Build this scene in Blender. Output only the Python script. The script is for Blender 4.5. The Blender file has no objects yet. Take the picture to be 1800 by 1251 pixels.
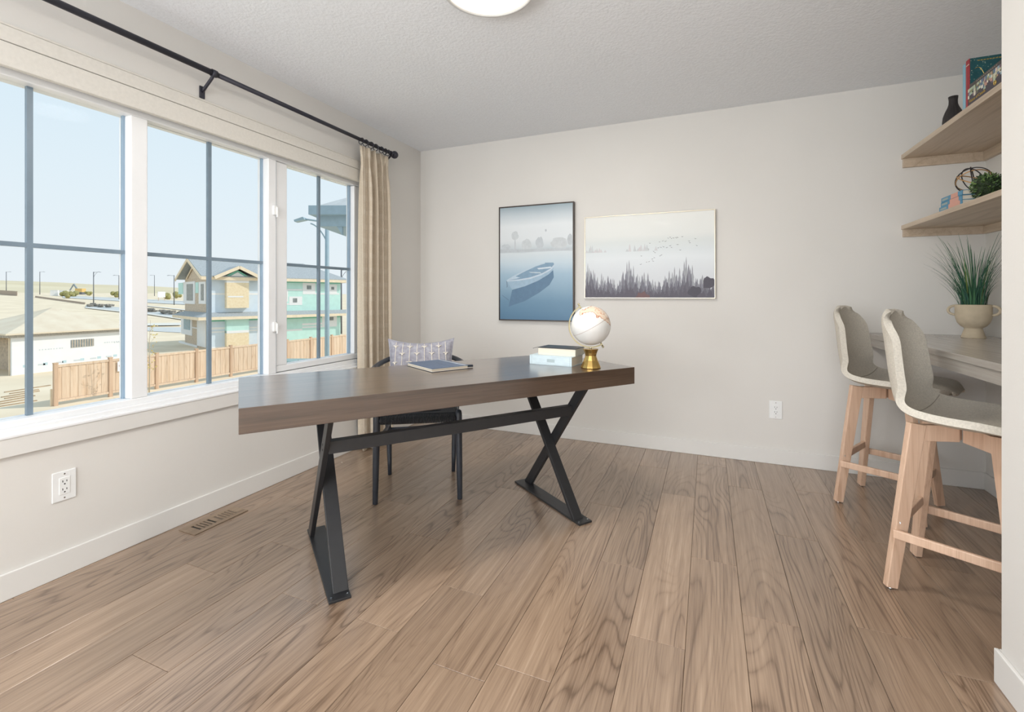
import bpy, bmesh, math, random
from mathutils import Vector, Matrix
R = math.radians
random.seed(7)
scene = bpy.context.scene
col = scene.collection

# ------------------------------------------------------------------ camera
FPX, YAW, HY, CH = 820.0, R(22.8), 520.5, 1.13
cam = bpy.data.cameras.new('camera'); camo = bpy.data.objects.new('camera', cam); col.objects.link(camo)
camo.location = (0, 0, CH); camo.rotation_euler = (R(90), 0, YAW)
cam.sensor_width = 36.0; cam.lens = FPX / 1800 * 36.0
cam.shift_y = -(625.5 - HY) / 1800; cam.clip_end = 2000; cam.clip_start = 0.02
scene.camera = camo

def lin(c):
    out = []
    for v in c[:3]:
        v = v / 255.0
        out.append(v / 12.92 if v <= 0.04045 else ((v + 0.055) / 1.055) ** 2.4)
    return (out[0], out[1], out[2], 1.0)

# ------------------------------------------------------------------ world, sun, lights, exposure
w = bpy.data.worlds.new('sky'); scene.world = w; w.use_nodes = True
nt = w.node_tree; nt.nodes.clear()
tc = nt.nodes.new('ShaderNodeTexCoord'); sx = nt.nodes.new('ShaderNodeSeparateXYZ')
rp = nt.nodes.new('ShaderNodeValToRGB'); bg = nt.nodes.new('ShaderNodeBackground'); wo = nt.nodes.new('ShaderNodeOutputWorld')
mp = nt.nodes.new('ShaderNodeMapRange'); mp.inputs[1].default_value = -0.1; mp.inputs[2].default_value = 1.0
nt.links.new(tc.outputs['Generated'], sx.inputs[0]); nt.links.new(sx.outputs[2], mp.inputs[0]); nt.links.new(mp.outputs[0], rp.inputs[0])
nt.links.new(rp.outputs[0], bg.inputs[0]); nt.links.new(bg.outputs[0], wo.inputs[0])
e = rp.color_ramp.elements
e[0].position = 0.0; e[0].color = lin((226, 228, 222)); e[1].position = 1.0; e[1].color = lin((186, 216, 240))
for p, c in ((0.09, (234, 242, 246)), (0.25, (226, 240, 248)), (0.45, (214, 235, 248))):
    q = rp.color_ramp.elements.new(p); q.color = lin(c)
bg.inputs[1].default_value = 0.94

def add_light(name, kind, loc, rot, energy, color=(1, 1, 1), **kw):
    l = bpy.data.lights.new(name, kind); l.energy = energy; l.color = color
    for k, v in kw.items(): setattr(l, k, v)
    o = bpy.data.objects.new(name, l); col.objects.link(o); o.location = loc; o.rotation_euler = rot
    return o
def aim(d): return Vector(d).to_track_quat('-Z', 'Y').to_euler()
add_light('sun', 'SUN', (30, 30, 60), aim((-0.62, -0.45, -0.64)), 2.15, (1.0, 0.95, 0.87), angle=R(0.6))
# added fill lamp at the added rear window, unseen behind the camera
add_light('added_rear_fill', 'AREA', (-0.75, -2.74, 1.22), aim((0.0, 1, -0.06)), 80, (0.93, 0.965, 1.0), shape='RECTANGLE', size=2.5, size_y=1.8)
# added fill lamp at an invented side window, unseen, lighting niche and ceiling
add_light('added_side_fill', 'AREA', (-2.37, -1.50, 1.34), aim((1, 0.30, 1.15)), 92, (0.93, 0.965, 1.0), shape='RECTANGLE', size=1.7, size_y=1.4)

scene.view_settings.view_transform = 'Standard'; scene.view_settings.look = 'None'
scene.view_settings.exposure = 0.1; scene.view_settings.gamma = 1.0; scene.view_settings.use_curve_mapping = False

# ------------------------------------------------------------------ pixel helpers (directions only)
FV = Vector((-math.sin(YAW), math.cos(YAW), 0)); RV = Vector((math.cos(YAW), math.sin(YAW), 0))
def ray(u, v): return FV + RV * ((u - 900) / FPX) + Vector((0, 0, (HY - v) / FPX))
def on_z(u, v, z):
    d = ray(u, v); return Vector((0, 0, CH)) + d * ((z - CH) / d.z)
def at_depth(u, Z, z): 
    p = (FV + RV * ((u - 900) / FPX)) * Z; return Vector((p.x, p.y, z))

# ------------------------------------------------------------------ materials
def new_mat(name):
    m = bpy.data.materials.new(name); m.use_nodes = True
    n = m.node_tree; b = n.nodes['Principled BSDF']; return m, n, b
def N(n, t, **kw):
    x = n.nodes.new(t)
    for k, v in kw.items(): setattr(x, k, v)
    return x
def mathn(n, op, a, b=None):
    x = N(n, 'ShaderNodeMath', operation=op)
    for i, v in enumerate((a, b)):
        if v is None: continue
        if isinstance(v, (int, float)): x.inputs[i].default_value = v
        else: n.links.new(v, x.inputs[i])
    return x.outputs[0]
def mat(name, c, rough=0.5, metal=0.0, var=0.0, scale=8.0, stretch=(1, 1, 1), bump=0.0, bscale=60.0, spec=0.5, c2=None):
    m, n, b = new_mat(name)
    b.inputs['Base Color'].default_value = lin(c); b.inputs['Roughness'].default_value = rough
    b.inputs['Metallic'].default_value = metal; b.inputs['Specular IOR Level'].default_value = spec
    t = N(n, 'ShaderNodeTexCoord'); mpn = N(n, 'ShaderNodeMapping'); mpn.inputs['Scale'].default_value = stretch
    n.links.new(t.outputs['Object'], mpn.inputs[0])
    ns = N(n, 'ShaderNodeTexNoise'); ns.inputs['Scale'].default_value = scale; ns.inputs['Detail'].default_value = 5
    n.links.new(mpn.outputs[0], ns.inputs['Vector'])
    r = N(n, 'ShaderNodeValToRGB'); r.color_ramp.elements[0].position = 0.3; r.color_ramp.elements[1].position = 0.7
    d = c2 if c2 else tuple(max(0, x * (1 - max(var, 0.02))) for x in c)
    r.color_ramp.elements[0].color = lin(d); r.color_ramp.elements[1].color = lin(c)
    n.links.new(ns.outputs[0], r.inputs[0]); n.links.new(r.outputs[0], b.inputs['Base Color'])
    if bump > 0:
        nb = N(n, 'ShaderNodeTexNoise'); nb.inputs['Scale'].default_value = bscale; nb.inputs['Detail'].default_value = 4
        n.links.new(mpn.outputs[0], nb.inputs['Vector'])
        bp = N(n, 'ShaderNodeBump'); bp.inputs['Strength'].default_value = bump; bp.inputs['Distance'].default_value = 0.01
        n.links.new(nb.outputs[0], bp.inputs['Height']); n.links.new(bp.outputs[0], b.inputs['Normal'])
    return m

def wood_mat(name, cols, rough=0.4, along='Y', gscale=1.0, rings=9.0, per_object=0.12, spec=0.4, bump=0.05, sheen=0.0, coat_ior=1.5):
    """long-grained wood: contour rings of stretched noise plus fine pores; each board takes its own offset and tint"""
    m, n, b = new_mat(name)
    t = N(n, 'ShaderNodeTexCoord'); oi = N(n, 'ShaderNodeObjectInfo')
    def mapped(s_across, s_along):
        k = N(n, 'ShaderNodeMapping')
        k.inputs['Scale'].default_value = {'X': (s_along, s_across, s_across), 'Y': (s_across, s_along, s_across), 'Z': (s_across, s_across, s_along)}[along]
        n.links.new(t.outputs['Object'], k.inputs[0]); return k.outputs[0]
    wv = mathn(n, 'MULTIPLY', oi.outputs['Random'], 57.0)
    def noise(vec, sc, det, rgh=0.5, dist=0.0):
        x = N(n, 'ShaderNodeTexNoise', noise_dimensions='4D'); x.inputs['Scale'].default_value = sc; x.inputs['Detail'].default_value = det
        x.inputs['Roughness'].default_value = rgh; x.inputs['Distortion'].default_value = dist
        n.links.new(vec, x.inputs['Vector']); n.links.new(wv, x.inputs['W']); return x.outputs[0]
    big = noise(mapped(5.5 * gscale, 0.75 * gscale), 1.0, 1.5, 0.35, 0.25)
    ring = mathn(n, 'ABSOLUTE', mathn(n, 'SINE', mathn(n, 'MULTIPLY', big, rings * 6.283)))
    line = mathn(n, 'POWER', mathn(n, 'SUBTRACT', 1.0, ring), 2.0)                 # thin dark growth lines
    fine = noise(mapped(190 * gscale, 5.0 * gscale), 1.0, 3, 0.6)
    streak = noise(mapped(42 * gscale, 1.3 * gscale), 1.0, 3, 0.55)
    tone = noise(mapped(3.2 * gscale, 0.8 * gscale), 1.0, 2, 0.5)
    mask = mathn(n, 'MINIMUM', mathn(n, 'MAXIMUM', mathn(n, 'MULTIPLY', mathn(n, 'SUBTRACT', tone, 0.36), 4.0), 0.10), 1.0)
    mix = mathn(n, 'ADD', mathn(n, 'MULTIPLY', fine, 0.52), mathn(n, 'MULTIPLY', streak, 0.46))
    mix = mathn(n, 'ADD', mix, mathn(n, 'MULTIPLY', mathn(n, 'SUBTRACT', 0.55, tone), 0.28))
    mix = mathn(n, 'ADD', mathn(n, 'SUBTRACT', mix, mathn(n, 'MULTIPLY', mathn(n, 'MULTIPLY', line, mask), 0.20)), 0.08)
    r = N(n, 'ShaderNodeValToRGB'); els = r.color_ramp.elements
    els[0].position = 0.36; els[0].color = lin(cols[0]); els[1].position = 0.84; els[1].color = lin(cols[-1])
    for i, c in enumerate(cols[1:-1]):
        q = els.new(0.36 + 0.48 * (i + 1) / (len(cols) - 1)); q.color = lin(c)
    n.links.new(mix, r.inputs[0])
    hsv = N(n, 'ShaderNodeHueSaturation'); n.links.new(r.outputs[0], hsv.inputs['Color'])
    vv = mathn(n, 'MULTIPLY_ADD', oi.outputs['Random'], 2 * per_object); n.nodes[-1].inputs[2].default_value = 1 - per_object
    n.links.new(vv, hsv.inputs['Value']); n.links.new(hsv.outputs[0], b.inputs['Base Color'])
    b.inputs['Roughness'].default_value = rough; b.inputs['Specular IOR Level'].default_value = spec
    if sheen: b.inputs['Coat Weight'].default_value = sheen; b.inputs['Coat Roughness'].default_value = 0.22; b.inputs['Coat IOR'].default_value = coat_ior
    bp = N(n, 'ShaderNodeBump'); bp.inputs['Strength'].default_value = bump; bp.inputs['Distance'].default_value = 0.004
    n.links.new(fine, bp.inputs['Height']); n.links.new(bp.outputs[0], b.inputs['Normal'])
    return m

def emit(name, c, s):
    m, n, b = new_mat(name)
    b.inputs['Base Color'].default_value = lin(c); b.inputs['Emission Color'].default_value = lin(c); b.inputs['Emission Strength'].default_value = s
    return m
def ramp_mat(name, axis, stops, rough=0.5, noise=0.0, nscale=3.0, coat=0.0):
    """a printed picture's own colour gradient along one object axis (0..1 after division), with soft mottling"""
    m, n, b = new_mat(name)
    t = N(n, 'ShaderNodeTexCoord'); s = N(n, 'ShaderNodeSeparateXYZ'); n.links.new(t.outputs['Object'], s.inputs[0])
    v = s.outputs['XYZ'.index(axis)]
    if noise:
        x = N(n, 'ShaderNodeTexNoise'); x.inputs['Scale'].default_value = nscale; x.inputs['Detail'].default_value = 4
        n.links.new(t.outputs['Object'], x.inputs['Vector'])
        v = mathn(n, 'ADD', v, mathn(n, 'MULTIPLY', mathn(n, 'SUBTRACT', x.outputs[0], 0.5), noise))
    lo, hi = stops[0][0], stops[-1][0]
    k = N(n, 'ShaderNodeMapRange'); k.inputs[1].default_value = lo; k.inputs[2].default_value = hi; n.links.new(v, k.inputs[0])
    r = N(n, 'ShaderNodeValToRGB'); els = r.color_ramp.elements
    els[0].position = 0; els[0].color = lin(stops[0][1]); els[1].position = 1; els[1].color = lin(stops[-1][1])
    for p, c in stops[1:-1]:
        q = els.new((p - lo) / (hi - lo)); q.color = lin(c)
    n.links.new(k.outputs[0], r.inputs[0]); n.links.new(r.outputs[0], b.inputs['Base Color'])
    b.inputs['Roughness'].default_value = rough; b.inputs['Coat Weight'].default_value = coat; b.inputs['Coat Roughness'].default_value = 0.02
    return m

M = {}
M['wall'] = mat('warm_white_paint', (224, 221, 216), 0.75, var=0.01, scale=1.5, bump=0.03, bscale=220, spec=0.25)
M['trim'] = mat('satin_trim_paint', (227, 225, 221), 0.42, var=0.01, scale=2, spec=0.4)
M['ceil'] = mat('knockdown_ceiling', (240, 243, 247), 0.9, var=0.012, scale=60, bump=0.3, bscale=75, spec=0.1)
M['vinyl'] = mat('white_vinyl', (240, 241, 242), 0.32, var=0.008, scale=4)
M['muntin'] = mat('dark_window_bar', (124, 142, 156), 0.4, var=0.05)
M['spacer'] = mat('pane_spacer', (150, 172, 192), 0.3, var=0.04)
M['steel'] = mat('black_powder_coat', (44, 44, 46), 0.42, var=0.05, scale=30, spec=0.5)
M['rod'] = mat('dark_rod_metal', (50, 50, 60), 0.45, metal=0.2, var=0.05)
M['chair'] = mat('black_stained_wood', (52, 56, 64), 0.38, var=0.12, scale=20, stretch=(1, 1, 0.2))
M['cord'] = mat('black_paper_cord', (58, 60, 64), 0.6, var=0.35, scale=120, bump=0.6, bscale=160)
M['shade'] = mat('shade_fabric', (222, 218, 210), 0.9, var=0.03, scale=70, bump=0.1, bscale=400, spec=0.1)
M['gold'] = mat('brushed_gold', (206, 172, 104), 0.24, metal=1.0, var=0.06, scale=6, stretch=(8, 8, 0.3))
M['palegold'] = mat('pale_brass', (196, 186, 150), 0.28, metal=1.0, var=0.05)
M['chrome'] = mat('chrome', (210, 212, 214), 0.15, metal=1.0)
M['black'] = mat('black_wire', (34, 28, 32), 0.4, var=0.04)
M['copper'] = mat('warm_gold_wire', (206, 160, 106), 0.35, metal=0.6, var=0.06)
M['pages'] = mat('book_pages', (226, 217, 200), 0.8, var=0.07, scale=1.0, stretch=(4, 4, 420))
M['plate'] = mat('outlet_plastic', (240, 241, 240), 0.3, var=0.006)
M['slot'] = mat('outlet_slot', (40, 38, 36), 0.6)
M['stone'] = mat('greige_ceramic', (198, 184, 160), 0.7, var=0.06, scale=30, bump=0.08, bscale=150, spec=0.2)
M['felt'] = mat('oatmeal_fabric', (222, 215, 202), 0.95, var=0.09, scale=160, bump=0.25, bscale=320, spec=0.1)
M['floor'] = wood_mat('oak_plank', [(112, 90, 72), (147, 123, 102), (167, 142, 119), (189, 166, 144)], 0.32, 'Y', 1.0, 15.0, 0.10, 0.5, 0.06, .7)
M['under'] = mat('floor_joint_dark', (92, 76, 62), 0.8)
M['desk'] = wood_mat('walnut_stain', [(56, 41, 31), (75, 57, 44), (86, 67, 53), (102, 82, 66)], 0.28, 'X', 1.0, 5.0, 0.02, 0.6, 0.04, 1.0, 1.6)
M['beech'] = wood_mat('pale_beech', [(196, 160, 134), (212, 178, 152), (222, 190, 165), (232, 205, 182)], 0.42, 'Z', 2.0, 3.0, 0.03, 0.5, 0.03)
M['shelf'] = wood_mat('greige_laminate', [(176, 158, 137), (192, 174, 153), (202, 185, 165), (214, 199, 180)], 0.4, 'Y', 1.3, 3.0, 0.03, 0.4, 0.03)
M['counter'] = wood_mat('grey_laminate', [(158, 151, 143), (176, 169, 161), (186, 180, 172), (198, 192, 185)], 0.2, 'Y', 1.3, 3.0, 0.02, 0.6, 0.02)
M['vent'] = wood_mat('oak_vent', [(122, 104, 86), (140, 121, 102), (150, 131, 111), (160, 141, 121)], 0.5, 'Y', 1.2, 3.0, 0.02, 0.4, 0.03)

def glass_mat(name, tint=(1, 1, 1)):
    m = bpy.data.materials.new(name); m.use_nodes = True; n = m.node_tree; n.nodes.clear()
    o = N(n, 'ShaderNodeOutputMaterial'); mx = N(n, 'ShaderNodeMixShader'); tr = N(n, 'ShaderNodeBsdfTransparent'); gl = N(n, 'ShaderNodeBsdfGlossy'); fr = N(n, 'ShaderNodeFresnel')
    tr.inputs[0].default_value = (*tint, 1); gl.inputs['Roughness'].default_value = 0.02; fr.inputs[0].default_value = 1.04
    n.links.new(fr.outputs[0], mx.inputs[0]); n.links.new(tr.outputs[0], mx.inputs[1]); n.links.new(gl.outputs[0], mx.inputs[2]); n.links.new(mx.outputs[0], o.inputs[0])
    return m
M['glass'] = glass_mat('window_glass')

# ------------------------------------------------------------------ mesh builder
class MB:
    def __init__(s): s.v = []; s.f = []; s.mi = []; s.m = 0; s.X = Matrix.Identity(4)
    def _add(s, vs, fs):
        o = len(s.v); s.v += [tuple(s.X @ Vector(p)) for p in vs]
        for f in fs: s.f.append([i + o for i in f]); s.mi.append(s.m)
        return s
    def box(s, lo, hi):
        x0, y0, z0 = lo; x1, y1, z1 = hi
        return s._add([(x0, y0, z0), (x1, y0, z0), (x1, y1, z0), (x0, y1, z0), (x0, y0, z1), (x1, y0, z1), (x1, y1, z1), (x0, y1, z1)],
                      [(3, 2, 1, 0), (4, 5, 6, 7), (0, 1, 5, 4), (1, 2, 6, 5), (2, 3, 7, 6), (3, 0, 4, 7)])
    def bar(s, a, b, wa, da, wb=None, db=None, side=(1, 0, 0)):
        """straight bar a->b with rectangular ends: width along 'side', depth across it"""
        a, b = Vector(a), Vector(b); wb = wa if wb is None else wb; db = da if db is None else db
        t = (b - a).normalized(); sd = Vector(side); sd = (sd - t * sd.dot(t)).normalized(); dp = t.cross(sd)
        vs = []
        for p, ww, dd in ((a, wa, da), (b, wb, db)):
            for i, j in ((-1, -1), (1, -1), (1, 1), (-1, 1)): vs.append(p + sd * (i * ww / 2) + dp * (j * dd / 2))
        return s._add(vs, [(3, 2, 1, 0), (4, 5, 6, 7), (0, 1, 5, 4), (1, 2, 6, 5), (2, 3, 7, 6), (3, 0, 4, 7)])
    def hbar(s, a, b, z0a, z1a, z0b, z1b, wx, dy): pass
    def tube(s, pts, rad, n=10, closed=False, flat=1.0):
        pts = [Vector(p) for p in pts]; k = len(pts)
        rads = rad if isinstance(rad, (list, tuple)) else [rad] * k
        tang = []
        for i in range(k):
            if closed: d = pts[(i + 1) % k] - pts[i - 1]
            else: d = pts[min(i + 1, k - 1)] - pts[max(i - 1, 0)]
            tang.append(d.normalized())
        up = Vector((0, 0, 1)) if abs(tang[0].z) < 0.9 else Vector((1, 0, 0))
        nx = tang[0].cross(up).normalized(); vs = []
        for i in range(k):
            nx = (nx - tang[i] * nx.dot(tang[i])).normalized(); ny = tang[i].cross(nx)
            for j in range(n):
                a = 2 * math.pi * j / n
                vs.append(pts[i] + nx * (math.cos(a) * rads[i]) + ny * (math.sin(a) * rads[i] * flat))
        fs = []
        for i in range(k if closed else k - 1):
            i2 = (i + 1) % k
            for j in range(n): fs.append((i * n + j, i * n + (j + 1) % n, i2 * n + (j + 1) % n, i2 * n + j))
        if not closed: fs.append(tuple(range(n - 1, -1, -1))); fs.append(tuple((k - 1) * n + j for j in range(n)))
        return s._add(vs, fs)
    def lathe(s, prof, n=32, cap=True, ripple=None):
        vs = []; fs = []
        for i, (r, z) in enumerate(prof):
            for j in range(n):
                a = 2 * math.pi * j / n; rr = r * (1 + (ripple(a, z) if ripple else 0))
                vs.append((rr * math.cos(a), rr * math.sin(a), z))
        for i in range(len(prof) - 1):
            for j in range(n): fs.append((i * n + j, i * n + (j + 1) % n, (i + 1) * n + (j + 1) % n, (i + 1) * n + j))
        if cap: fs.append(tuple(range(n - 1, -1, -1))); fs.append(tuple((len(prof) - 1) * n + j for j in range(n)))
        return s._add(vs, fs)
    def poly(s, pts): return s._add(pts, [tuple(range(len(pts)))])
    def extrude(s, pts, vec):
        n = len(pts); v = Vector(vec); vs = list(pts) + [Vector(p) + v for p in pts]
        fs = [tuple(range(n - 1, -1, -1)), tuple(range(n, 2 * n))] + [(i, (i + 1) % n, n + (i + 1) % n, n + i) for i in range(n)]
        return s._add(vs, fs)
    def grid(s, fn, nu, nv, flip=False):
        vs = [fn(i / nu, j / nv) for i in range(nu + 1) for j in range(nv + 1)]
        fs = []
        for i in range(nu):
            for j in range(nv):
                q = (i * (nv + 1) + j, i * (nv + 1) + j + 1, (i + 1) * (nv + 1) + j + 1, (i + 1) * (nv + 1) + j)
                fs.append(q[::-1] if flip else q)
        return s._add(vs, fs)
    def ball(s, c, r, nu=10, nv=16, sc=(1, 1, 1)):
        prof = [(max(1e-4, r * math.sin(math.pi * i / nu)), -r * math.cos(math.pi * i / nu)) for i in range(nu + 1)]
        X = s.X; s.X = X @ Matrix.Translation(c) @ Matrix.Diagonal((*sc, 1)); s.lathe(prof, nv, cap=False); s.X = X; return s
    def mesh(s, name, mats, smooth=False):
        me = bpy.data.meshes.new(name); me.from_pydata(s.v, [], s.f)
        for m_ in (mats if isinstance(mats, (list, tuple)) else [mats]): me.materials.append(m_)
        me.polygons.foreach_set('material_index', s.mi)
        bm = bmesh.new(); bm.from_mesh(me); bmesh.ops.recalc_face_normals(bm, faces=bm.faces); bm.to_mesh(me); bm.free()
        if smooth: me.polygons.foreach_set('use_smooth', [True] * len(me.polygons))
        me.update(); return me
    def build(s, name, mats, parent=None, smooth=False, bevel=0, subsurf=0, loc=None, rot=None, solid=0, label=None):
        o = bpy.data.objects.new(name, s.mesh(name, mats, smooth)); col.objects.link(o)
        if parent: o.parent = parent
        if loc is not None: o.location = loc
        if rot is not None: o.rotation_euler = rot
        if solid: md = o.modifiers.new('thickness', 'SOLIDIFY'); md.thickness = solid; md.offset = 0
        if bevel: md = o.modifiers.new('bevel', 'BEVEL'); md.width = bevel; md.segments = 2; md.limit_method = 'ANGLE'; md.angle_limit = R(40)
        if subsurf: md = o.modifiers.new('subsurf', 'SUBSURF'); md.levels = subsurf; md.render_levels = subsurf
        if label: o['label'] = label
        return o
def tag(o, label, cat, group=None):
    o['label'] = label; o['category'] = cat
    if group: o['group'] = group
    return o
def thing(name, label, cat, loc=(0, 0, 0), rz=0, group=None):
    o = bpy.data.objects.new(name, None); o.empty_display_size = 0.1; col.objects.link(o); o.location = loc; o.rotation_euler = (0, 0, rz)
    return tag(o, label, cat, group)
def face_up(o):
    if sum(p.normal.z for p in o.data.polygons) < 0: o.data.flip_normals()
    return o
def struct(o): o['kind'] = 'structure'; return o
def struct_empty(name):
    o = bpy.data.objects.new(name, None); col.objects.link(o); return struct(o)
def copy_tree(o, parent=None):
    c = o.copy(); col.objects.link(c); c.parent = parent
    for ch in list(o.children): copy_tree(ch, c)
    return c
def bez(p0, p1, p2, p3, n=12):
    P = [Vector(p) for p in (p0, p1, p2, p3)]
    return [(P[0] * (1 - t) ** 3 + P[1] * (3 * t * (1 - t) ** 2) + P[2] * (3 * t * t * (1 - t)) + P[3] * t ** 3) for t in [i / n for i in range(n + 1)]]
def text_mesh(name, body, size, material, parent, matrix, extrude=0.0004):
    c = bpy.data.curves.new(name, 'FONT'); c.body = body; c.size = size; c.extrude = extrude; c.align_x = 'CENTER'; c.align_y = 'CENTER'
    t = bpy.data.objects.new(name, c); col.objects.link(t)
    dg = bpy.context.evaluated_depsgraph_get(); me = bpy.data.meshes.new_from_object(t.evaluated_get(dg))
    bpy.data.objects.remove(t); me.materials.clear(); me.materials.append(material)
    o = bpy.data.objects.new(name, me); col.objects.link(o); o.parent = parent; o.matrix_local = matrix
    return o

# ================================================================== THE ROOM
XW, YB, XN, ZC = -2.412, 3.59, 1.498, 2.445      # window wall, back wall, niche wall, ceiling
XP, YP = 0.785, 1.80                             # near right wall face and where it ends
YR = -2.80                                       # rear wall
WY0, WY1, WZ0, WZ1 = -0.235, 2.895, 0.605, 2.03  # window opening

fl = struct(MB().box((XW - .12, YR - .15, -.20), (XN + .12, YB + .12, -.008)).build('floor', M['under']))
# planks: rows along the window wall, joints where the photograph shows them
PW, PL = 0.1787, 1.22
joints = {-1.139: 1.297, -.960: 1.580, -.781: 2.45, -.602: 1.302, -.423: 1.987, -.244: 1.590, -.065: 2.168, .114: 1.848, .293: 2.529, .472: 1.93, .651: 1.40,
          -1.318: 1.861, -1.497: 1.30, -1.676: .893, -1.854: 1.55, -2.033: 1.286, -2.212: .72, -2.391: 1.62}
plank_cache = {}
def plank_mesh(wd, ln):
    k = (round(wd, 4), round(ln, 4))
    if k not in plank_cache:
        mb = MB(); b = 0.0010; g = 0.0006; d = 0.0009
        def ringp(i, z): return [(g + i, g + i, z), (wd - g - i, g + i, z), (wd - g - i, ln - g - i, z), (g + i, ln - g - i, z)]
        a, c_, t = ringp(0, -.0075), ringp(0, -d), ringp(b, 0)
        mb._add(a + c_ + t, [(8, 9, 10, 11)] + [(i, (i + 1) % 4, 4 + (i + 1) % 4, 4 + i) for i in range(4)] + [(4 + i, 4 + (i + 1) % 4, 8 + (i + 1) % 4, 8 + i) for i in range(4)])
        plank_cache[k] = mb.mesh('plank', M['floor'])
    return plank_cache[k]
x = -2.3906 - PW; rr = random.Random(3)
while x < XN:
    x0, x1 = max(x, XW), min(x + PW, XN)
    if x1 - x0 > .004:
        key = min(joints, key=lambda q: abs(q - x)); j = joints[key] if abs(key - x) < .02 else rr.uniform(.6, 1.8)
        ytop = YB if x1 > -9 else YB
        y = j - PL * 4
        while y < ytop:
            y0, y1 = max(y, YR), min(y + PL, ytop)
            # planks stop at the near right wall
            if x1 > XP and y0 < YP:
                if x0 < XP - .02:
                    o = bpy.data.objects.new('floor_plank', plank_mesh(XP - x0, min(y1, YP) - y0)); col.objects.link(o); o.parent = fl; o.location = (x0, y0, 0)
                y0 = YP if y1 > YP else y1
            if y1 - y0 > .03:
                o = bpy.data.objects.new('floor_plank', plank_mesh(x1 - x0, y1 - y0)); col.objects.link(o); o.parent = fl; o.location = (x0, y0, 0)
            y += PL
    x += PW

struct(MB().box((XW - .2, YR - .15, ZC), (XN + .35, YB + .2, ZC + .3)).build('ceiling', M['ceil']))
mb = MB()
T = XW - .155
mb.box((T, YR - .15, -.2), (XW, YB + .12, WZ0)); mb.box((T, YR - .15, WZ1), (XW, YB + .12, ZC)); mb.box((T, YR - .15, WZ0), (XW, -2.40, WZ1)); mb.box((T, -.62, WZ0), (XW, WY0, WZ1)); mb.box((T, WY1, WZ0), (XW, YB + .12, WZ1))
struct(mb.build('wall_left', M['wall']))
struct(MB().box((XW - .1, YB, -.2), (XN + .12, YB + .14, ZC)).build('wall_back', M['wall']))
struct(MB().box((XN, YP - .05, -.2), (XN + .14, YB + .1, ZC)).build('wall_niche', M['wall']))
struct(MB().box((XP, YR, -.2), (XN + .14, YP, ZC)).build('wall_right', M['wall'], bevel=.002))
mb = MB(); ox0, ox1, oz0, oz1 = -2.05, .55, .30, 2.25
mb.box((XW - .15, YR - .15, -.2), (XP + .1, YR, oz0)); mb.box((XW - .15, YR - .15, oz1), (XP + .1, YR, ZC)); mb.box((XW - .15, YR - .15, oz0), (ox0, YR, oz1)); mb.box((ox1, YR - .15, oz0), (XP + .1, YR, oz1))
struct(mb.build('wall_rear', M['wall']))
w2 = struct_empty('added_rear_window')  # window added in the unseen rear wall to brighten the room
mb = MB()
for a, b in (((ox0, oz0), (ox1, oz0 + .06)), ((ox0, oz1 - .06), (ox1, oz1)), ((ox0, oz0), (ox0 + .06, oz1)), ((ox1 - .06, oz0), (ox1, oz1)), ((-.78, oz0), (-.72, oz1))):
    mb.box((a[0], YR - .10, a[1]), (b[0], YR - .05, b[1]))
mb.build('added_window_frame', M['vinyl'], w2)
MB().box((ox0 + .05, YR - .078, oz0 + .05), (ox1 - .05, YR - .072, oz1 - .05)).build('pane', M['glass'], w2)

w3 = struct_empty('added_side_window'); mb = MB()  # unseen side window, made up to go with its fill lamp
for a, b in (((-2.40, WZ0), (-.62, WZ0 + .06)), ((-2.40, WZ1 - .06), (-.62, WZ1)), ((-2.40, WZ0), (-2.34, WZ1)), ((-.68, WZ0), (-.62, WZ1)), ((-1.54, WZ0), (-1.48, WZ1))): mb.box((-2.53, a[0], a[1]), (-2.45, b[0], b[1]))
mb.build('added_window_frame', M['vinyl'], w3); MB().box((-2.497, -2.35, WZ0 + .05), (-2.491, -.67, WZ1 - .05)).build('pane', M['glass'], w3)
# baseboards (flat profile with a small eased top)
BH, BT = .100, .012
def baseboard(name, pts):
    mb = MB()
    for lo, hi in pts: mb.box(lo, hi)
    return struct(mb.build(name, M['trim'], bevel=.003))
baseboard('baseboard_left', [((XW, YR, 0), (XW + BT, YB, BH))])
baseboard('baseboard_back', [((XW + BT, YB - BT, 0), (XN, YB, BH))])
baseboard('baseboard_niche', [((XN - BT, YP, 0), (XN, YB - BT, BH))])
baseboard('baseboard_right', [((XP - BT, YR, 0), (XP, YP + BT, BH)), ((XP, YP, 0), (XN - BT, YP + BT, BH))])

# ------------------------------------------------------------------ window on the left wall
win = struct_empty('window_1')
XF0, XF1, XG = -2.535, -2.442, -2.494            # frame back, frame front, glass
def frame_piece(name, y0, y1, z0, z1, xf=XF1, m='vinyl', bevel=.004, xb=XF0): return MB().box((xb, y0, z0), (xf, y1, z1)).build(name, M[m], win, bevel=bevel)
GZ0, GZ1 = .657, 1.963
frame_piece('frame_head', WY0, WY1, GZ1, WZ1)
frame_piece('frame_sill', WY0, WY1, WZ0, GZ0, xf=-2.440)
frame_piece('frame_sill_step', WY0, WY1, WZ0, .632, xf=-2.412, xb=-2.438)
frame_piece('mullion', 1.296, 1.366, GZ0, GZ1)
def fixed_light(y0, y1):
    frame_piece('spacer', y0, y0 + .008, GZ0, GZ1, -2.487, 'spacer', 0, -2.503); frame_piece('spacer', y1 - .009, y1, GZ0, GZ1, -2.487, 'spacer', 0, -2.503)
    MB().box((XG - .003, y0, GZ0), (XG + .003, y1, GZ1)).build('pane', M['glass'], win)
    ym = (y0 + y1) / 2
    MB().box((XG - .008, ym - .0095, GZ0), (XG + .008, ym + .0095, GZ1)).build('muntin', M['muntin'], win)
    MB().box((XG - .0079, y0, 1.324), (XG + .0079, y1, 1.342)).build('muntin', M['muntin'], win)
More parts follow.
